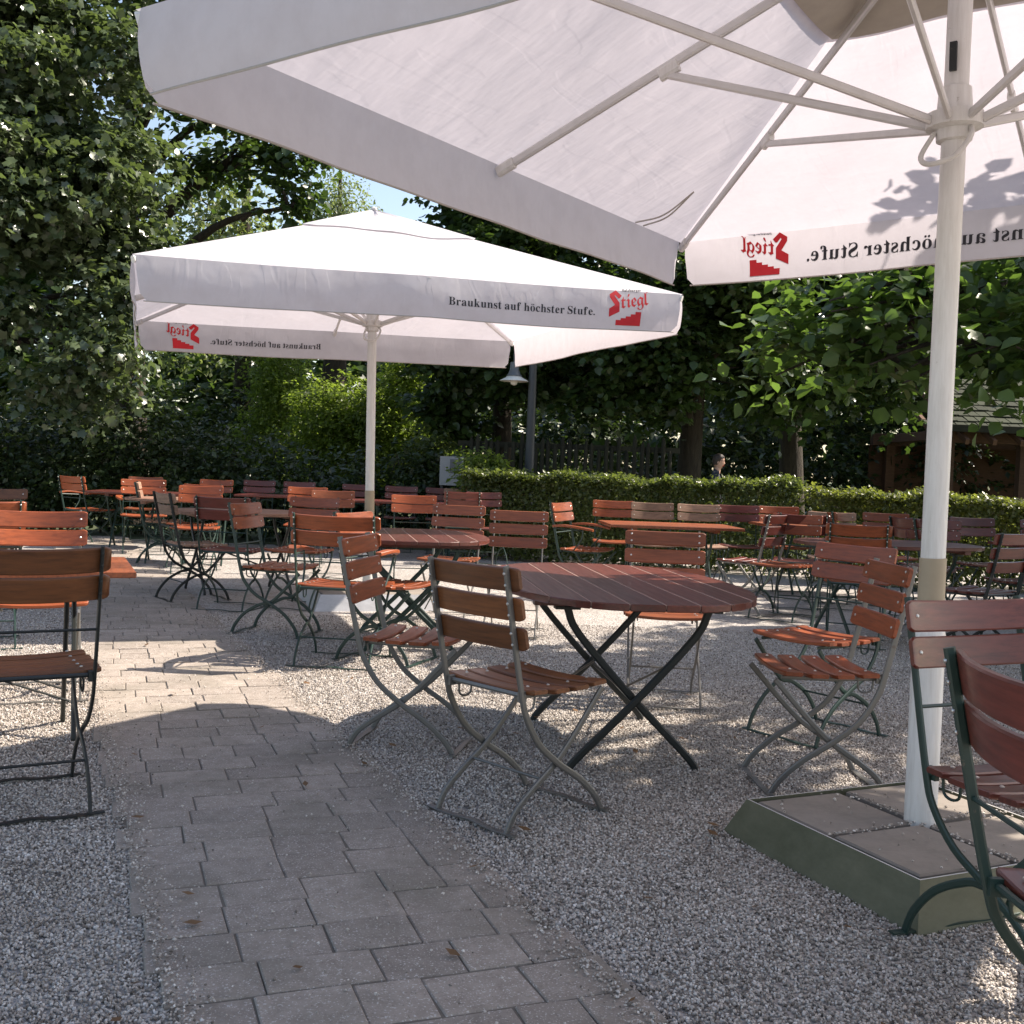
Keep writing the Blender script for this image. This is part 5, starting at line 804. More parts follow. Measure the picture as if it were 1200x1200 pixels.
CH = [
 ('slim', .06, 3.845, .71, .70, 'wood_brown', None, 'grey framed three slat chair in the foreground, back towards the viewer'),
 ('slim', -.40, 4.75, .98, -.18, 'wood_red', None, 'grey framed chair seen side on at the left end of the oval table'),
 ('slim', 1.23, 4.34, -.99, -.06, 'wood_red', None, 'grey framed chair seen side on beside the slab umbrella base'),
 ('broad', 1.45, 5.18, -.80, -.60, 'wood_red', None, 'dark green framed chair facing the oval table from the right'),
 ('slim', .83, 5.85, -.08, -1.0, 'wood_tan', None, 'chair with two pale slats at the far end of the oval table'),
 ('broad', -1.64, 3.75, -.50, .866, 'wood_brown', 'steel_black', 'nearest chair at the left edge, brown slats and black frame, seen from behind'),
 ('broad', 1.354, 2.73, .398, -.917, 'wood_burgundy', None, 'dark red chair by the near umbrella base, its backrest facing the viewer'),
 ('broad', 1.125, 1.86, 1.0, .03, 'wood_burgundy', None, 'chair cut off by the right edge, nearest of all, seen from behind'),
 ('slim', .03, 8.05, -.10, -1.0, 'wood_tan', None, 'three slat chair with light legs standing alone left of the oval table top'),
 ('slim', -.48, 8.75, -.20, -1.0, 'wood_tan', None, 'three slat chair behind the round ended table near the far pole'),
 ('broad', -.95, 10.9, .15, -1.0, 'wood_orange', None, 'orange red two slat chair right of the far umbrella pole'),
 ('arm', .72, 10.45, .92, -.38, 'wood_red', None, 'armchair with red seat at the left end of the sunlit middle table'),
 ('broad', 1.10, 11.75, 0, -1, 'wood_orange', None, 'orange chair behind the sunlit middle table, leftmost of the row'),
 ('broad', 1.50, 11.5, .05, -1, 'wood_pale_lit', None, 'greyish chair behind the middle table, second of the row'),
 ('broad', 1.99, 11.5, .05, -1, 'wood_pale_lit', None, 'greyish chair behind the middle table, third of the row'),
 ('broad', 2.45, 11.75, 0, -1, 'wood_burgundy', None, 'dark red chair behind the middle table, rightmost of the row'),
 ('slim', 2.10, 9.75, -.75, .66, 'wood_burgundy', None, 'leaning grey framed chair seen from behind right of the middle table'),
 ('broad', 2.33, 9.45, -.60, -.80, 'wood_red', None, 'green framed chair with glossy lit slats and pink seat left of the glossy table'),
 ('broad', 2.60, 9.95, .2, 1, 'wood_burgundy', None, 'dark backed chair between the leaning chair and the glossy oval table'),
 ('broad', 3.05, 10.45, -.15, -1, 'wood_pale_lit', None, 'pale shining chair behind the glossy oval table, left of two'),
 ('broad', 3.72, 10.85, -.1, -1, 'wood_red', None, 'red striped lit chair behind the glossy oval table, right of two'),
 ('broad', 3.30, 10.95, .9, .3, 'wood_tan', None, 'brown chair half hidden between the two chairs behind the glossy table'),
 ('slim', 3.28, 7.75, -.55, .83, 'wood_burgundy', 'steel_black', 'dark leaning chair just right of the near umbrella pole, seen from behind'),
 ('broad', 4.02, 8.65, -.2, 1, 'wood_burgundy', None, 'dark chair at the right edge before the hedge'),
 ('broad', 3.55, 9.45, -.5, -.85, 'wood_burgundy', None, 'dark chair behind the near umbrella pole at the glossy table'),
 ('broad', 4.45, 10.4, .1, -1, 'wood_burgundy', None, 'shaded dark chair behind the right edge table, left of two'),
 ('broad', 5.05, 10.3, -.1, -1, 'wood_burgundy', None, 'shaded dark chair behind the right edge table, right of two'),
 ('slim', 4.45, 8.35, .35, .94, 'wood_burgundy', 'steel_black', 'dark three slat chair in front of the right edge table'),
 ('broad', 3.75, 9.9, .95, .2, 'wood_burgundy', None, 'dark chair standing between the glossy table and the right edge table'),
 ('broad', 2.95, 11.9, .1, -1, 'wood_red', None, 'dull red chair at the back table under the sunny hedge'),
 ('broad', 2.55, 8.15, .3, 1, 'wood_red', None, 'chair with green legs tucked under the glossy oval table'),
 ('broad', -2.30, 5.40, .39, -.92, 'wood_orange', 'steel_grey', 'sunlit orange chair facing the viewer across the left rectangular table'),
 ('broad', -3.95, 8.40, .3, -.95, 'wood_brown', None, 'brown backrest high at the left edge, farther of two'),
 ('broad', -3.22, 6.75, -.45, .9, 'wood_red', None, 'red backrest at the left edge, lower and nearer of two'),
 ('arm', -5.45, 14.3, .55, .83, 'wood_orange', None, 'armchair with half lit orange back, farthest left by the hedge'),
 ('broad', -5.0, 15.0, .2, -1, 'wood_tan', None, 'pink lit chair standing behind the armchairs at the far left'),
 ('arm', -4.45, 13.4, .35, -.94, 'wood_orange', None, 'orange armchair second from the left by the dark hedge'),
 ('broad', -3.88, 12.35, .93, .25, 'wood_pale_lit', None, 'pale grey backed chair left of the worn round table'),
 ('broad', -2.64, 9.28, .81, .59, 'wood_pale_lit', 'steel_black', 'pale backed chair with bowed black legs at the edge of the path'),
 ('broad', -2.22, 8.85, .10, 1, 'wood_burgundy', None, 'dark red chair seen from behind, right of the pale backed chair'),
 ('broad', -1.58, 7.62, .95, -.20, 'wood_red', None, 'red chair seen side on with bowed green legs, left of the armchair'),
 ('arm', -.98, 6.62, .12, 1, 'wood_red', None, 'red armchair with bright orange seat in front of the far pole'),
 ('broad', -.72, 6.75, .93, -.35, 'wood_red', None, 'narrow red backrest in front of the round ended table'),
 ('broad', -1.72, 9.05, -.25, -.97, 'wood_red', None, 'red two slat chair just left of the far umbrella pole'),
 ('broad', -1.85, 11.5, .2, -1, 'wood_tan', None, 'pink red chair behind the far pole, its back to the worn table'),
 ('broad', -2.35, 12.6, .1, -1, 'wood_orange', None, 'orange brown chair in the third row left of the far pole'),
 ('broad', -3.25, 11.4, .1, -1, 'wood_orange', None, 'orange lit backrest in front of the worn round table'),
 ('broad', -3.45, 12.0, -.1, -1, 'wood_red', None, 'red backrest directly behind the orange lit one'),
 ('broad', -4.05, 14.9, 0, -1, 'wood_red', None, 'dull red backrest against the left hedge above the orange lit chair'),
 ('broad', -3.62, 15.6, 0, -1, 'wood_burgundy', None, 'dark red chair against the tall hedge, leftmost of the shaded row'),
 ('broad', -3.05, 15.6, 0, -1, 'wood_burgundy', None, 'dark red chair against the tall hedge, second of the shaded row'),
 ('broad', -2.15, 15.4, .1, -1, 'wood_burgundy', None, 'dark red chair against the tall hedge, just left of the far pole'),
 ('broad', -1.55, 15.2, 0, -1, 'wood_burgundy', None, 'dark red chair against the tall hedge, just right of the far pole'),
 ('broad', -.95, 15.1, .1, -1, 'wood_burgundy', None, 'dark red chair in the shaded row, second right of the far pole'),
 ('broad', -.62, 13.6, -.1, 1, 'wood_burgundy', None, 'dark backrest in shade above the orange red chair'),
 ('broad', -.72, 15.0, 0, -1, 'wood_pale_lit', None, 'pale grey shining backrest below the white notice board'),
 ('broad', -.28, 13.4, .3, -1, 'wood_burgundy', None, 'nearly black backrest at the foot of the hedge below the lamp'),
]
for key, x, y, fx, fy, wood, metal, lab in CH: chair(key, x, y, fx, fy, wood, lab, metal)

# ================================================================== FOLIAGE
LEAF = {
 'oval': ([(0, 0, 0), (-.30, .45, .07), (0, 1, -.03), (.30, .45, .07)], [(0, 1, 2), (0, 2, 3)]),
 'broad': ([(0, 0, 0), (-.42, .30, .06), (-.36, .66, .05), (0, 1.02, -.10), (.36, .66, .05), (.42, .30, .06)], [(0, 1, 2), (0, 2, 3), (0, 3, 4), (0, 4, 5)]),
 'maple': ([(0, 0, 0), (-.44, .06, .05), (-.40, .36, .03), (-.58, .64, -.07), (-.28, .70, .04), (0, 1.02, -.14), (.28, .70, .04), (.58, .64, -.07), (.40, .36, .03), (.44, .06, .05)],
           [(0, 1, 2), (0, 2, 4), (2, 3, 4), (0, 4, 6), (4, 5, 6), (0, 6, 8), (6, 7, 8), (0, 8, 9)]),
}
def unit(a): return a/np.maximum(1e-9, np.linalg.norm(a, axis=-1, keepdims=True))
def leaf_blocks(P, Nrm, Dir, size, kind):
    T, F = LEAF[kind]; T = np.array(T)
    Nrm = unit(Nrm); Dir = unit(Dir - Nrm*(Dir*Nrm).sum(-1, keepdims=True)); S = np.cross(Dir, Nrm)
    sz = size[:, None, None]
    V = P[:, None] + sz*(T[None, :, 0:1]*S[:, None] + T[None, :, 1:2]*Dir[:, None] + T[None, :, 2:3]*Nrm[:, None])
    return V, F
def spray_leaves(blobs, nspray, per, size, kind, rng, twig=0.5, droop=0.35, flat=0.75, shell=0.45, keep=None):
    """blobs: (cx,cy,cz, rx,ry,rz). Leafy twigs spread through each blob's volume, mostly towards its outside."""
    B = np.array(blobs, float); vol = B[:, 3]*B[:, 4]*B[:, 5]; w = vol**0.75; w /= w.sum()
    bi = rng.choice(len(B), nspray, p=w); o = unit(rng.normal(size=(nspray, 3)))
    r = rng.random(nspray)**shell*(1 + 0.22*rng.normal(size=nspray)*0.7)
    c = B[bi, :3] + o*B[bi, 3:6]*r[:, None]
    out = unit(o*np.array([1, 1, .45]) + np.array([0, 0, -droop]) + rng.normal(size=o.shape)*.35)
    L = twig*(0.5 + rng.random(nspray))
    t = rng.random((nspray, per)); side = rng.choice([-1, 1], (nspray, per))
    lat = unit(np.cross(out, np.array([0, 0, 1.0])[None] + rng.normal(size=out.shape)*.2))
    P = c[:, None] + out[:, None]*((t - .5)*L[:, None])[..., None] + lat[:, None]*(side*rng.random((nspray, per))*0.22*L[:, None])[..., None] + rng.normal(size=(nspray, per, 3))*0.05*twig
    P[..., 2] -= (t*L[:, None])**2*0.25
    Nn = np.array([0, 0, 1.0])*flat + rng.normal(size=P.shape)*.42 + o[:, None]*.25
    D = out[:, None]*.8 + lat[:, None]*(side*.8)[..., None] + rng.normal(size=P.shape)*.3 + np.array([0, 0, -.35])
    P = P.reshape(-1, 3); Nn = Nn.reshape(-1, 3); D = D.reshape(-1, 3)
    sz = size*(0.6 + 0.7*rng.random(len(P)))
    if keep is not None:
        k = keep(P); P, Nn, D, sz = P[k], Nn[k], D[k], sz[k]
    k = P[:, 2] > 0.05; P, Nn, D, sz = P[k], Nn[k], D[k], sz[k]
    return leaf_blocks(P, Nn, D, sz, kind)
def clumps(big, n, r0, r1, seed, flat=0.62):
    """many small leaf clumps spread through a few big volumes, so that gaps and dark hollows stay between them"""
    rng = np.random.default_rng(seed); B = np.array(big, float); w = (B[:, 3]*B[:, 4]*B[:, 5])**.8; w /= w.sum(); out = []
    for i in rng.choice(len(B), n, p=w):
        o = unit(rng.normal(size=3)); o[1] -= .35; r = rng.random()**.45
        c = B[i, :3] + o*B[i, 3:6]*r; q = r0 + (r1 - r0)*rng.random(); out.append((*c, q, q*.9, q*flat))
    return out
def limb(m, pts, r0, r1, n=8):
    ps = spline(pts, 5); k = len(ps); m.tube(ps, [r0 + (r1 - r0)*(i/(k - 1))**0.8 for i in range(k)], n)
def tree(name, base, r, height, blobs, nspray, per, size, kind, mat, label, seed, cat='tree', twig=0.5, lean=(0, 0), droop=0.35, flat=0.75, shell=0.45, keep=None, bark='bark', group=None, nlimb=None, cl=None):
    rng = np.random.default_rng(seed); rr = random.Random(seed)
    root = empty(name, (0, 0, 0)); root.location = (base[0], base[1], 0); tag(root, label, cat, group)
    off = Vector((base[0], base[1], 0))
    top = Vector((base[0] + lean[0], base[1] + lean[1], height))
    m = MB(); b0 = Vector((base[0], base[1], -0.1)); mid = (b0 + top)/2 + Vector((rr.uniform(-.2, .2), rr.uniform(-.2, .2), 0))
    def rel(p): return tuple(Vector(p) - off)
    ps = spline([rel(b0), rel(b0 + (mid - b0)*.5), rel(mid), rel(mid + (top - mid)*.5), rel(top)], 4); k = len(ps)
    m.tube(ps, [r*(1.25 if i == 0 else 1)*(1 - .75*i/(k - 1)) for i in range(k)], 10); m.build('trunk', bark, root)
    m = MB()
    for i, bl in enumerate(blobs):
        if nlimb is not None and i >= nlimb: break
        c = Vector(bl[:3]); h = max(height*0.28, min(height*0.9, c.z - 0.4*math.hypot(c.x - top.x, c.y - top.y)))
        t = h/height; s = b0 + (top - b0)*t; md = (s + c)/2 + Vector((0, 0, 0.12*(c - s).length))
        r0 = r*(1 - .7*t)*0.55; m = MB(); limb(m, [rel(s), rel(md), rel(c)], r0, 0.02)
        for q in range(5):
            d = Vector((rr.gauss(0, 1), rr.gauss(0, 1), rr.gauss(0, .6))).normalized()
            e = c + Vector((d.x*bl[3], d.y*bl[4], d.z*bl[5]))*.85; st = md + (c - md)*rr.random(); limb(m, [rel(st), rel((st + e)/2 + Vector((0, 0, .12))), rel(e)], r0*.35 + .008, 0.006, 5)
        m.build('limb', bark, root)
    V, F = spray_leaves(clumps(blobs, cl[0], cl[1], cl[2], seed) if cl else blobs, nspray, per, size, kind, rng, twig, droop, flat, shell, keep)
    V = V - np.array(off)[None, None]
    link('crown', np_mesh('crown', V, len(F), F, mat), root)
    return root
def hedge(name, pts, half, height, n, size, mat, label, seed, kind='oval', uneven=0.03):
    """clipped hedge along a polyline: a leafy skin on all sides and stems within"""
    rng = np.random.default_rng(seed); rr = random.Random(seed)
    root = empty(name, (pts[0][0], pts[0][1], 0)); tag(root, label, 'hedge')
    A = np.array(pts, float); seg = np.diff(A, axis=0); ln = np.linalg.norm(seg, axis=1); cum = np.concatenate([[0], np.cumsum(ln)])
    s = rng.random(n)*cum[-1]; i = np.clip(np.searchsorted(cum, s) - 1, 0, len(ln) - 1); t = (s - cum[i])/ln[i]
    c = A[i] + seg[i]*t[:, None]; d = seg[i]/ln[i][:, None]; nr = np.stack([-d[:, 1], d[:, 0]], 1)
    un = uneven*(np.sin(s*2.1) + np.sin(s*4.7 + 1) + .6*np.sin(s*9.1 + 2))*.6
    face = rng.random(n); q = rng.random(n)
    H = height + un
    lat = np.where(face < .36, -half, np.where(face < .5, half, (2*q - 1)*half)); z = np.where(face < .5, .06 + q*(H - .06), H)
    depth = np.abs(rng.normal(size=n))*.07; nrm = np.zeros((n, 3))
    side = face < .5; sg = np.sign(lat)
    nrm[side, 0] = nr[side, 0]*sg[side]; nrm[side, 1] = nr[side, 1]*sg[side]; nrm[~side, 2] = 1
    rough = uneven*1.2*np.sin(s*6 + z*5)*np.sin(z*7 + s*3)
    P = np.stack([c[:, 0] + nr[:, 0]*lat, c[:, 1] + nr[:, 1]*lat, z], 1) - nrm*(depth + rough)[:, None] + rng.normal(size=(n, 3))*.02
    stray = (~side) & (rng.random(n) < .10); P[stray, 2] += rng.random(stray.sum())*.06
    Nn = nrm*.5 + np.array([0, 0, .55]) + rng.normal(size=(n, 3))*.5; D = nrm*.6 + rng.normal(size=(n, 3))*.7 + np.array([0, 0, .15])
    V, F = leaf_blocks(P, Nn, D, size*(.6 + .8*rng.random(n)), kind)
    V = V - np.array([pts[0][0], pts[0][1], 0])
    link('foliage', np_mesh('foliage', V, len(F), F, mat), root)
    m = MB()
    for k in range(int(cum[-1]/0.28)):
        ss = (k + rr.random())*0.28; j = min(len(ln) - 1, max(0, int(np.searchsorted(cum, ss) - 1))); p = A[j] + seg[j]*min(1, (ss - cum[j])/ln[j]) - A[0]
        x, y = p[0] + rr.gauss(0, half*.25), p[1] + rr.gauss(0, half*.25)
        for b2 in range(3): m.tube(spline([(x, y, -.03), (x + rr.gauss(0, .08), y + rr.gauss(0, .08), height*.45), (x + rr.gauss(0, .16), y + rr.gauss(0, half*.5), height*.92)], 3), [.014, .012, .011, .009, .008, .006, .005], 5)
    m.build('stems', 'bark', root)
    return root
G = 'trees round the garden'
# tall shaded hedge behind the left tables
rngh = np.random.default_rng(21); hb = []
for i in range(44):
    x = -13 + 12.1*i/43; hh = (2.3 + .35*math.sin(x*1.9)) if x < -5.4 else (1.75 + .2*math.sin(x*2.3) if x < -3.6 else 1.38 + .1*math.sin(x*3))
    hb += [(x, 16.75 + .25*math.sin(i*2.4), hh*.52, .55, .5, hh*.52), (x + .15, 16.5 + .2*math.sin(i*1.7), hh*.25, .5, .4, hh*.28)]
th = empty('tall_hedge', (-7, 16.7, 0)); tag(th, 'tall dark hedge in deep shade behind the left tables', 'hedge')
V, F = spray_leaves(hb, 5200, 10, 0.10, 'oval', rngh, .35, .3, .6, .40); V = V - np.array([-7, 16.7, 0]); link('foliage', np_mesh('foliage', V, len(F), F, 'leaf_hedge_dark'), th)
for i in range(40):
    m = MB(); x = -6 + 12*i/39; m.tube(spline([(x, .1, -.03), (x + .05*math.sin(i*5), .15, .7), (x + .2*math.sin(i*3), .1, 1.35)], 3), [.02, .018, .015, .013, .011, .009, .006], 5); m.build('stem', 'bark', th)
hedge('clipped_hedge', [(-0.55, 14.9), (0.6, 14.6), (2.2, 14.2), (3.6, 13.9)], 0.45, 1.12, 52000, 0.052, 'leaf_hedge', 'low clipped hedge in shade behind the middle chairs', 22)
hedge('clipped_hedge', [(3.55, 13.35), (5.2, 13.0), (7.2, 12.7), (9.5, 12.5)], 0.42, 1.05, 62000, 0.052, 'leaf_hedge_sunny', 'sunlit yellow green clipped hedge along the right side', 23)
# big maple filling the upper left
tree('maple_tree', (-9.6, 17.2), 0.32, 9.5, [(-9.2, 16.2, 7.2, 2.6, 2.2, 2.2), (-7.3, 16.2, 6.4, 1.9, 1.6, 1.9), (-7.9, 15.6, 4.2, 2.0, 1.5, 1.6), (-6.6, 16.0, 4.9, 1.1, 1.2, 1.3), (-7.4, 16.5, 8.6, 2.0, 1.6, 1.5), (-6.9, 15.7, 2.7, 1.3, 1.0, .8), (-9.5, 15.6, 3.2, 1.8, 1.2, 1.2), (-6.15, 16.0, 3.2, .9, .8, 1.1), (-5.95, 16.3, 4.7, .8, .7, .9)],
     6200, 12, 0.112, 'maple', 'leaf_maple', 'tall maple with broad silvery green leaves filling the upper left', 31, twig=0.55, flat=.6, cl=(105, .45, .95), group=G)
# dark backlit tree with long bough over the gap of sky
tree('oak_tree', (-6.5, 19.0), 0.30, 11, [(-5.9, 18.6, 9.0, 1.3, 1.2, 1.2), (-5.6, 18.2, 7.3, 1.1, .9, .6), (-4.7, 18.0, 6.7, .9, .7, .5), (-4.0, 17.8, 6.0, .8, .6, .55), (-3.6, 17.6, 5.2, .5, .5, .4), (-5.2, 18.3, 5.9, .7, .6, .4), (-3.2, 17.6, 6.3, .5, .5, .3)],
     560, 10, 0.14, 'broad', 'leaf_dark', 'dark oak whose bough crosses the patch of sky above the left umbrella', 32, twig=0.6, group=G)
tree('willow_tree', (-6.2, 25), 0.25, 8.5, [(-6.6, 24.5, 6.4, 1.5, 1.2, 2.0), (-5.3, 24.5, 5.2, 1.3, 1.2, 1.5), (-7.6, 25, 5, 1.5, 1.2, 1.8)],
     700, 12, 0.14, 'oval', 'leaf_birch', 'grey green willow between the maple and the oak bough', 33, twig=1.0, droop=1.2, flat=.3, group=G)
tree('birch_tree', (-6.9, 42), 0.22, 12.5, [(-6.9, 42, 10.4, 1.4, 1.2, 1.9), (-6.0, 42, 8.8, 1.6, 1.2, 1.4), (-8.0, 42, 8.4, 1.5, 1.2, 1.6)],
     1300, 10, 0.13, 'oval', 'leaf_birch', 'pale feathery birch far off against the sky', 34, twig=1.1, droop=1.1, flat=.3, group=G)
# sunny shrubs beyond the tall hedge
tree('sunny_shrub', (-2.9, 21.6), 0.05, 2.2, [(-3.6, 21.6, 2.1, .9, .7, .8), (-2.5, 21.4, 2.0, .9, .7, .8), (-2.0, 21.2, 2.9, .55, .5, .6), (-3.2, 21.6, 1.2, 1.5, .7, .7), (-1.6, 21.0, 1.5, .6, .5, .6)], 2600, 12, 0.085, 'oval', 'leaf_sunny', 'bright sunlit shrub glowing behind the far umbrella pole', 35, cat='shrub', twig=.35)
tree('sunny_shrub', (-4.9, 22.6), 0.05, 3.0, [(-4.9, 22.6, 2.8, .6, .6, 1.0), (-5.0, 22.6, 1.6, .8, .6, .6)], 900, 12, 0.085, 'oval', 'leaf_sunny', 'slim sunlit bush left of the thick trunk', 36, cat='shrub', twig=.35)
tree('garden_shrub', (-1.2, 17.6), 0.04, 1.3, [(-1.35, 17.4, 1.2, .5, .5, .5), (-.95, 17.3, .8, .45, .45, .5)], 420, 11, 0.085, 'oval', 'leaf_hedge', 'small light bush beside the white notice board', 37, cat='shrub', twig=.3)
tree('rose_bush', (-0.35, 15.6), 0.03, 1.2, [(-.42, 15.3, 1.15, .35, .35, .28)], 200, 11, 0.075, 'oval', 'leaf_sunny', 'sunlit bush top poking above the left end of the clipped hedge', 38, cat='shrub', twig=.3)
tree('thick_trunk_tree', (-3.75, 23.6), 0.42, 6.0, [(-3.4, 23.4, 5.5, 1.2, .9, .6), (-2.6, 23.4, 5.0, .8, .8, .6)], 380, 10, 0.17, 'broad', 'leaf_dark', 'old tree with a thick trunk behind the sunlit shrubs', 39, twig=.7, group=G)
# dark trees across the middle and right
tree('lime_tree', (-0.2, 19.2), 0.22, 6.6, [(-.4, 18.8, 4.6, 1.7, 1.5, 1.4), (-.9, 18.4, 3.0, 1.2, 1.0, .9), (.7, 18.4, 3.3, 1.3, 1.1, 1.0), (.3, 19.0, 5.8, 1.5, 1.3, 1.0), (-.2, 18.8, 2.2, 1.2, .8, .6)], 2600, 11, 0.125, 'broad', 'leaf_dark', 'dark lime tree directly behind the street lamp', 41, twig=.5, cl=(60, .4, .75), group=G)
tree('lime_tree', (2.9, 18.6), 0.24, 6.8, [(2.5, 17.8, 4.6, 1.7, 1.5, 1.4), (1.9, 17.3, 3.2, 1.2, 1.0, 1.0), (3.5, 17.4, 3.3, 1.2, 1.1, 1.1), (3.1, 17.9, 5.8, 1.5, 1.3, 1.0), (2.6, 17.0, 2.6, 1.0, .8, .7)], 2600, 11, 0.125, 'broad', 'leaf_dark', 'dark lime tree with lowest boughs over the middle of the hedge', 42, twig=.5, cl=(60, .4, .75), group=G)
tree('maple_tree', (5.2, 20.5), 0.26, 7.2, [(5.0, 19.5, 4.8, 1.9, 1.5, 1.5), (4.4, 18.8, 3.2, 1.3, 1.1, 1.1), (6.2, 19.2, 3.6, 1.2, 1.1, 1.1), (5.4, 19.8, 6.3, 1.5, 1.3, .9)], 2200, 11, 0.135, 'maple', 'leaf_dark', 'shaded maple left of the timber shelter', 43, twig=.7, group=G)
tree('lime_tree', (9.8, 27.0), 0.3, 8.5, [(9.4, 26, 5.5, 2.4, 1.8, 1.8), (8.2, 26, 3.8, 1.8, 1.4, 1.2), (11.2, 26, 4.5, 2, 1.6, 1.5), (10, 26.5, 7.5, 2, 1.6, 1.2)], 1300, 11, 0.2, 'broad', 'leaf_dark', 'dark tree standing behind the timber shelter', 44, twig=.8, group=G)
# overhanging lime on the right: crown out of frame, low boughs in view
tree('overhanging_lime', (7.3, 9.2), 0.26, 6.6, [(7.4, 8.7, 5.3, 1.8, 1.7, 1.4), (6.0, 7.6, 3.7, 1.0, .9, .7), (9.2, 9.2, 6.6, 1.7, 1.6, 1.1), (4.7, 7.5, 2.95, .8, .5, .35), (3.45, 7.55, 2.65, .85, .55, .40), (2.55, 7.6, 2.45, .8, .5, .36), (1.95, 7.75, 2.15, .42, .35, .30), (3.3, 7.3, 2.0, .5, .4, .32), (7.6, 7.0, 4.6, 1.4, 1.1, 1.1), (2.45, 7.6, 1.95, .3, .3, .22), (6.2, 6.2, 3.6, 1.0, .8, .5), (6.4, 9.2, 4.0, 1.2, .9, .8), (3.75, 5.75, 3.85, .85, .3, .22), (6.2, 8.3, 4.5, 1.1, 1.0, .5), (5.5, 7.7, 3.7, .7, .6, .3), (5.0, 5.6, 4.3, 1.1, .7, .35)],
     2950, 10, 0.11, 'broad', 'leaf_linden', 'lime tree at the right whose low boughs hang behind the near pole', 45, twig=.55, droop=.6, shell=.6, group=G)
tree('shade_tree', (11.4, 12.2), 0.3, 7.5, [(10.2, 11.4, 5.6, 2.2, 1.8, 1.5), (8.7, 10.7, 4.5, 1.3, 1.2, .9), (11.2, 12, 7.2, 2.0, 1.6, 1.2)], 900, 10, 0.15, 'maple', 'leaf_linden', 'unseen tree added beyond the right edge to dapple the tables with shade', 46, twig=.7, group=G)  # out-of-frame tree added to cast dappled shade on the right tables
# far woodland closing the view
rngw = np.random.default_rng(50)
bl = []
for i in range(46):
    x = -34 + 72*i/45 + rngw.normal()*.6; y = 34 + rngw.random()*5; tall = 6.0 if -14 < x < -3 else 9.0
    bl.append((x, y, tall*.35, 2.2, 1.6, tall*.42)); bl.append((x + .8, y + 1, tall*.75, 2.0, 1.5, tall*.3))
V, F = spray_leaves(bl, 7000, 9, 0.42, 'broad', rngw, 1.2)
wo = link('far_woodland', np_mesh('far_woodland', V, len(F), F, 'leaf_dark')); tag(wo, 'dense dark woodland closing the view behind the garden trees', 'woodland', kind='stuff')
V, F = spray_leaves([(x, 23.8 + (k % 3)*.7, 1.0 + (k % 4)*.45, 1.2, .7, 1.1 + (k % 4)*.45) for k, x in enumerate(np.arange(-15, 17, 0.9))], 5200, 10, 0.17, 'oval', rngw, .5)
un = link('undergrowth', np_mesh('undergrowth', V, len(F), F, 'leaf_hedge_dark')); tag(un, 'dark undergrowth between the garden trees', 'undergrowth', kind='stuff')

# ================================================================== STREET LAMP
lp = empty('street_lamp', (0.22, 15.6, 0)); tag(lp, 'dark post lamp with a pale bell shade behind the hedge', 'lamp')
m = MB(); m.tube([(0, 0, -.05), (0, 0, .6), (0, 0, 3.1)], [.075, .07, .05], 12); m.build('post', 'lamp_post', lp)
m = MB(); m.tube(spline([(0, 0, 2.95), (-.06, 0, 3.05), (-.20, 0, 2.98), (-.26, 0, 2.82), (-.26, 0, 2.66)], 5), .018, 8); m.build('arm', 'lamp_post', lp)
sh = empty('shade', (-.26, 0, 2.42)); sh.parent = lp
m = MB(); m.lathe([(.02, .26), (.045, .25), (.055, .16), (.075, .10), (.12, .05), (.19, .015), (.205, 0.0), (.195, 0.0), (.185, .014), (.11, .042), (.06, .09), (.03, .15)], 28)
so = m.build('bell', 'enamel', sh)
m = MB(); m.lathe([(.022, .27), (.06, .262), (.066, .16), (.085, .105), (.115, .07)], 28, cap=False); m.build('shade_cap', 'enamel_dark', sh)
m = MB(); m.lathe([(.012, .06), (.045, .03), (.055, -.01), (.04, -.045), (.01, -.06)], 16); m.build('bulb', 'bulb', sh)

# ================================================================== PALE FENCE, NOTICE BOARD
fe = empty('paling_fence', (-0.75, 16.6, 0)); tag(fe, 'tall weathered paling fence half hidden behind the clipped hedge', 'fence')
rnd = random.Random(9); pm = MB(); pm.tube([(0, 0, -.05), (0, 0, 1.0), (0, 0, 1.97), (0, 0, 2.05)], [.035, .033, .032, .008], 7); pmesh = pm.mesh('pale', 'pale_wood')
for i in range(30):
    o = link('pale', pmesh, fe); o.location = (i*0.105 + rnd.gauss(0, .008), rnd.gauss(0, .01) + i*-0.008, 0); o.scale = (1, 1, rnd.uniform(.74, .86)); o.rotation_euler = (0, rnd.gauss(0, .012), rnd.uniform(0, 6))
for z in (.5, 1.55):
    m = MB(); m.box((1.55, .045 - .12, z), (3.3, .04, .08), Matrix.Rotation(-.077, 3, 'Z')); m.build('rail', 'pale_wood', fe)
nb = empty('notice_board', (-0.90, 16.1, 0)); tag(nb, 'small white notice board on posts at the end of the clipped hedge', 'notice board')
m = MB(); m.box((0, 0, 1.13), (.34, .03, .42)); m.build('panel', 'paper', nb)
m = MB(); m.box((.06, -.019, 1.20), (.17, .004, .20)); m.build('dark_sheet', 'enamel_dark', nb)
for s in (-1, 1): m = MB(); m.box((s*.14, .03, .62), (.04, .03, 1.36)); m.build('post', 'lamp_post', nb)

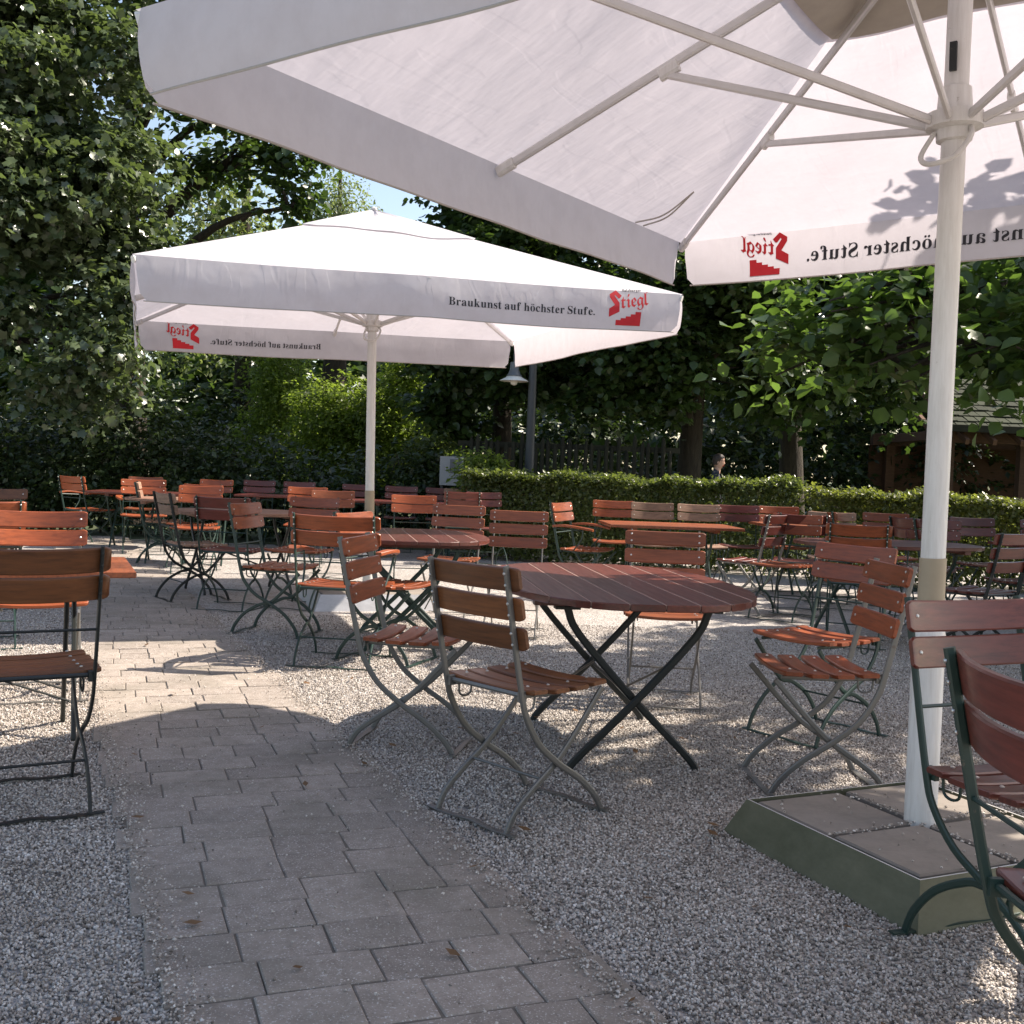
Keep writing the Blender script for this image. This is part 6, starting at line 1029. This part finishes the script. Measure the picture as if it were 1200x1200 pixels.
# ================================================================== TIMBER SHELTER
ts = empty('timber_shelter', (7.9, 20.8, 0)); tag(ts, 'open timber shelter with mossy shingle roof behind the right hedge', 'shelter')
for px, py in ((.2, 0), (1.62, 0), (3.3, 0), (5.0, 0), (.2, 3.2), (1.62, 3.2), (3.3, 3.2), (5.0, 3.2)):
    m = MB(); m.cbox((px, py, 1.0), (.19, .19, 2.1), .012); m.build('post', 'timber', ts)
for py in (-.002, 3.202):
    m = MB(); m.cbox((2.5, py, 2.12), (5.4, .20, .26), .01); m.build('beam', 'timber', ts)
for px in (.2, 1.62, 3.3, 5.0):
    m = MB(); m.cbox((px, 1.6, 2.14), (.16, 3.6, .18), .01); m.build('beam', 'timber', ts)
for i in range(12):
    m = MB(); m.box((-.2 + i*.5, .72, 2.60), (.07, 3.0, .10), Matrix.Rotation(math.radians(24), 3, 'X')); m.build('rafter', 'timber', ts)
for r_ in range(9):
    y0 = -.62 + r_*.27; z0 = 2.22 + r_*.122
    n = 30
    for i in range(n):
        w = 5.9/n; x = -.45 + (i + .5)*w + (r_ % 2)*.07
        if i*w < r_*.16: continue
        m = None
        if 'sh' not in _pm: 
            q = MB(); q.cbox((0, 0, 0), (w - .008, .36, .022), .004); _pm['sh'] = q.mesh('shingle', 'shingle')
        o = link('shingle', _pm['sh'], ts); o.location = (x, y0 + .15, z0 + .09 + rnd.uniform(-.006, .006)); o.rotation_euler = (math.radians(19), rnd.gauss(0, .015), rnd.gauss(0, .02))
m = MB(); m.cbox((2.5, -.63, 2.235), (5.9, .03, .13), .005); m.build('fascia', 'pale_wood', ts)
m = MB(); m.box((2.5, 3.35, 1.0), (5.4, .05, 2.0)); m.build('rear_boarding', 'timber', ts)

# ================================================================== PERSON BEHIND THE HEDGE
def person(x, y, face, H):
    k = H/1.72
    J = {'pel': (0, 0, .95), 'wa': (0.0, 0, 1.08), 'ch': (0.0, 0, 1.30), 'nb': (-.01, 0, 1.45), 'ne': (.01, 0, 1.52),
         'shl': (0, .17, 1.41), 'ell': (-.02, .23, 1.13), 'wrl': (.06, .23, .89), 'hal': (.09, .225, .80),
         'shr': (0, -.17, 1.41), 'elr': (-.03, -.23, 1.13), 'wrr': (.04, -.24, .89), 'har': (.07, -.235, .80),
         'hil': (0, .09, .90), 'knl': (.05, .095, .49), 'anl': (-.02, .095, .09), 'tol': (.13, .10, .04),
         'hir': (0, -.09, .90), 'knr': (-.02, -.095, .49), 'anr': (-.10, -.095, .10), 'tor': (.05, -.10, .04)}
    Rr = {'pel': (.15, .12), 'wa': (.14, .11), 'ch': (.16, .12), 'nb': (.07, .07), 'ne': (.055, .055), 'shl': (.065, .065), 'ell': (.048, .048), 'wrl': (.033, .033), 'hal': (.042, .03),
          'hil': (.095, .095), 'knl': (.065, .065), 'anl': (.045, .045), 'tol': (.045, .035)}
    E = ['pel-wa', 'wa-ch', 'ch-nb', 'nb-ne', 'ch-shl', 'shl-ell', 'ell-wrl', 'wrl-hal', 'ch-shr', 'shr-elr', 'elr-wrr', 'wrr-har', 'pel-hil', 'hil-knl', 'knl-anl', 'anl-tol', 'pel-hir', 'hir-knr', 'knr-anr', 'anr-tor']
    names = list(J); me = bpy.data.meshes.new('body')
    me.from_pydata([tuple(c*k for c in J[n]) for n in names], [tuple(names.index(a) for a in e.split('-')) for e in E], [])
    me.materials.append(M['cloth_dark'])
    root = empty('person', (x, y, -0.012), face); tag(root, 'person in dark clothes walking past behind the middle hedge, only the head showing', 'person')
    o = link('body', me, root)
    sk = o.modifiers.new('skin', 'SKIN'); me_sv = me.skin_vertices[0].data
    for i, n in enumerate(names):
        q = n if n in Rr else n[:-1] + 'l'; r2 = Rr.get(q, (.06, .06)); me_sv[i].radius = (r2[0]*k, r2[1]*k)
        me_sv[i].use_root = (n == 'pel')
    sb = o.modifiers.new('sub', 'SUBSURF'); sb.levels = 2; sb.render_levels = 2
    # head: one lofted surface with brow, nose and chin, then ears, hair, glasses
    m = MB(); rings = []
    prof = [(-.115, .030, .035), (-.10, .052, .048), (-.07, .070, .060), (-.03, .080, .070), (.01, .088, .075), (.05, .092, .078), (.085, .082, .070), (.11, .055, .048), (.122, .015, .015)]
    for z, rx, ry in prof:
        ring = []
        for a in range(20):
            t = 2*math.pi*a/20; xx = rx*math.cos(t); yy = ry*math.sin(t); f = max(0, math.cos(t))**14
            if -.05 < z < .03: xx += f*(.030 if z < 0 else .010)
            if z < -.09: xx += f*.012
            if z == .05: xx += max(0, math.cos(t))**4*.004
            ring.append(Vector(((.025 + xx)*k, yy*k, (1.63 + z)*k)))
        rings.append(ring)
    m.loft(rings, True, True); m.tube([(.005*k, 0, 1.44*k), (.018*k, 0, 1.55*k)], .052*k, 12); hd = m.build('head', 'skin', root)
    for s in (-1, 1):
        m = MB(); m.lathe([(.004, -.03), (.016, -.02), (.02, .005), (.014, .025), (.003, .032)], 8); e = m.build('ear', 'skin', hd); e.location = (.015*k, s*.077*k, 1.63*k); e.scale = (k, k*.45, k)
        m = MB(); m.lathe([(.002, -.006), (.007, -.003), (.008, 0), (.007, .003), (.002, .006)], 8); e = m.build('eye', 'print_black', hd); e.location = (.101*k, s*.030*k, 1.645*k)
        m = MB(); m.tube([(.118*k, (s*.034 + .024*math.cos(t*math.pi/6))*k, (1.645 + .020*math.sin(t*math.pi/6))*k) for t in range(13)], .0022*k, 5); m.tube([(.112*k, s*.06*k, 1.65*k), (.02*k, s*.082*k, 1.65*k)], .0022*k, 5); m.build('glasses', 'print_black', hd)
    m = MB(); m.box((.108*k, 0, 1.562*k), (.012*k, .04*k, .007*k)); m.build('mouth', 'print_red', hd)
    m = MB(); rings = []
    for z, rx, ry, sh_ in ((-.055, .05, .074, -.045), (-.02, .072, .082, -.030), (.03, .085, .086, -.016), (.07, .094, .084, 0.0), (.10, .082, .07, 0.0), (.125, .050, .045, 0), (.134, .01, .01, 0)):
        rings.append([Vector(((.025 + sh_ + rx*math.cos(2*math.pi*a/18)*1.04)*k, ry*1.04*math.sin(2*math.pi*a/18)*k, (1.632 + z)*k)) for a in range(18)])
    m.loft(rings, True, True); m.build('hair', 'hair', root)
    for s, h in ((1, 'hal'), (-1, 'har')):
        bx, by, bz = J[h]; m = MB()
        for fi, (fy, ln_) in enumerate(((-.026, .062), (-.009, .074), (.009, .070), (.026, .055))):
            m.tube([((bx + .0)*k, (by + fy*.6)*k, (bz + .01)*k), ((bx + .012)*k, (by + fy*.8)*k, (bz - ln_*.5)*k), ((bx + .028)*k, (by + fy*.8)*k, (bz - ln_)*k)], [.010*k, .009*k, .007*k], 6)
        m.tube([(bx*k, by*k, (bz + .04)*k), ((bx + .035)*k, (by - s*.012)*k, (bz + .01)*k), ((bx + .05)*k, (by - s*.012)*k, (bz - .03)*k)], [.012*k, .010*k, .007*k], 6)
        m.build('fingers', 'skin', root)
    return root
person(2.98, 16.3, -0.25, 1.50)
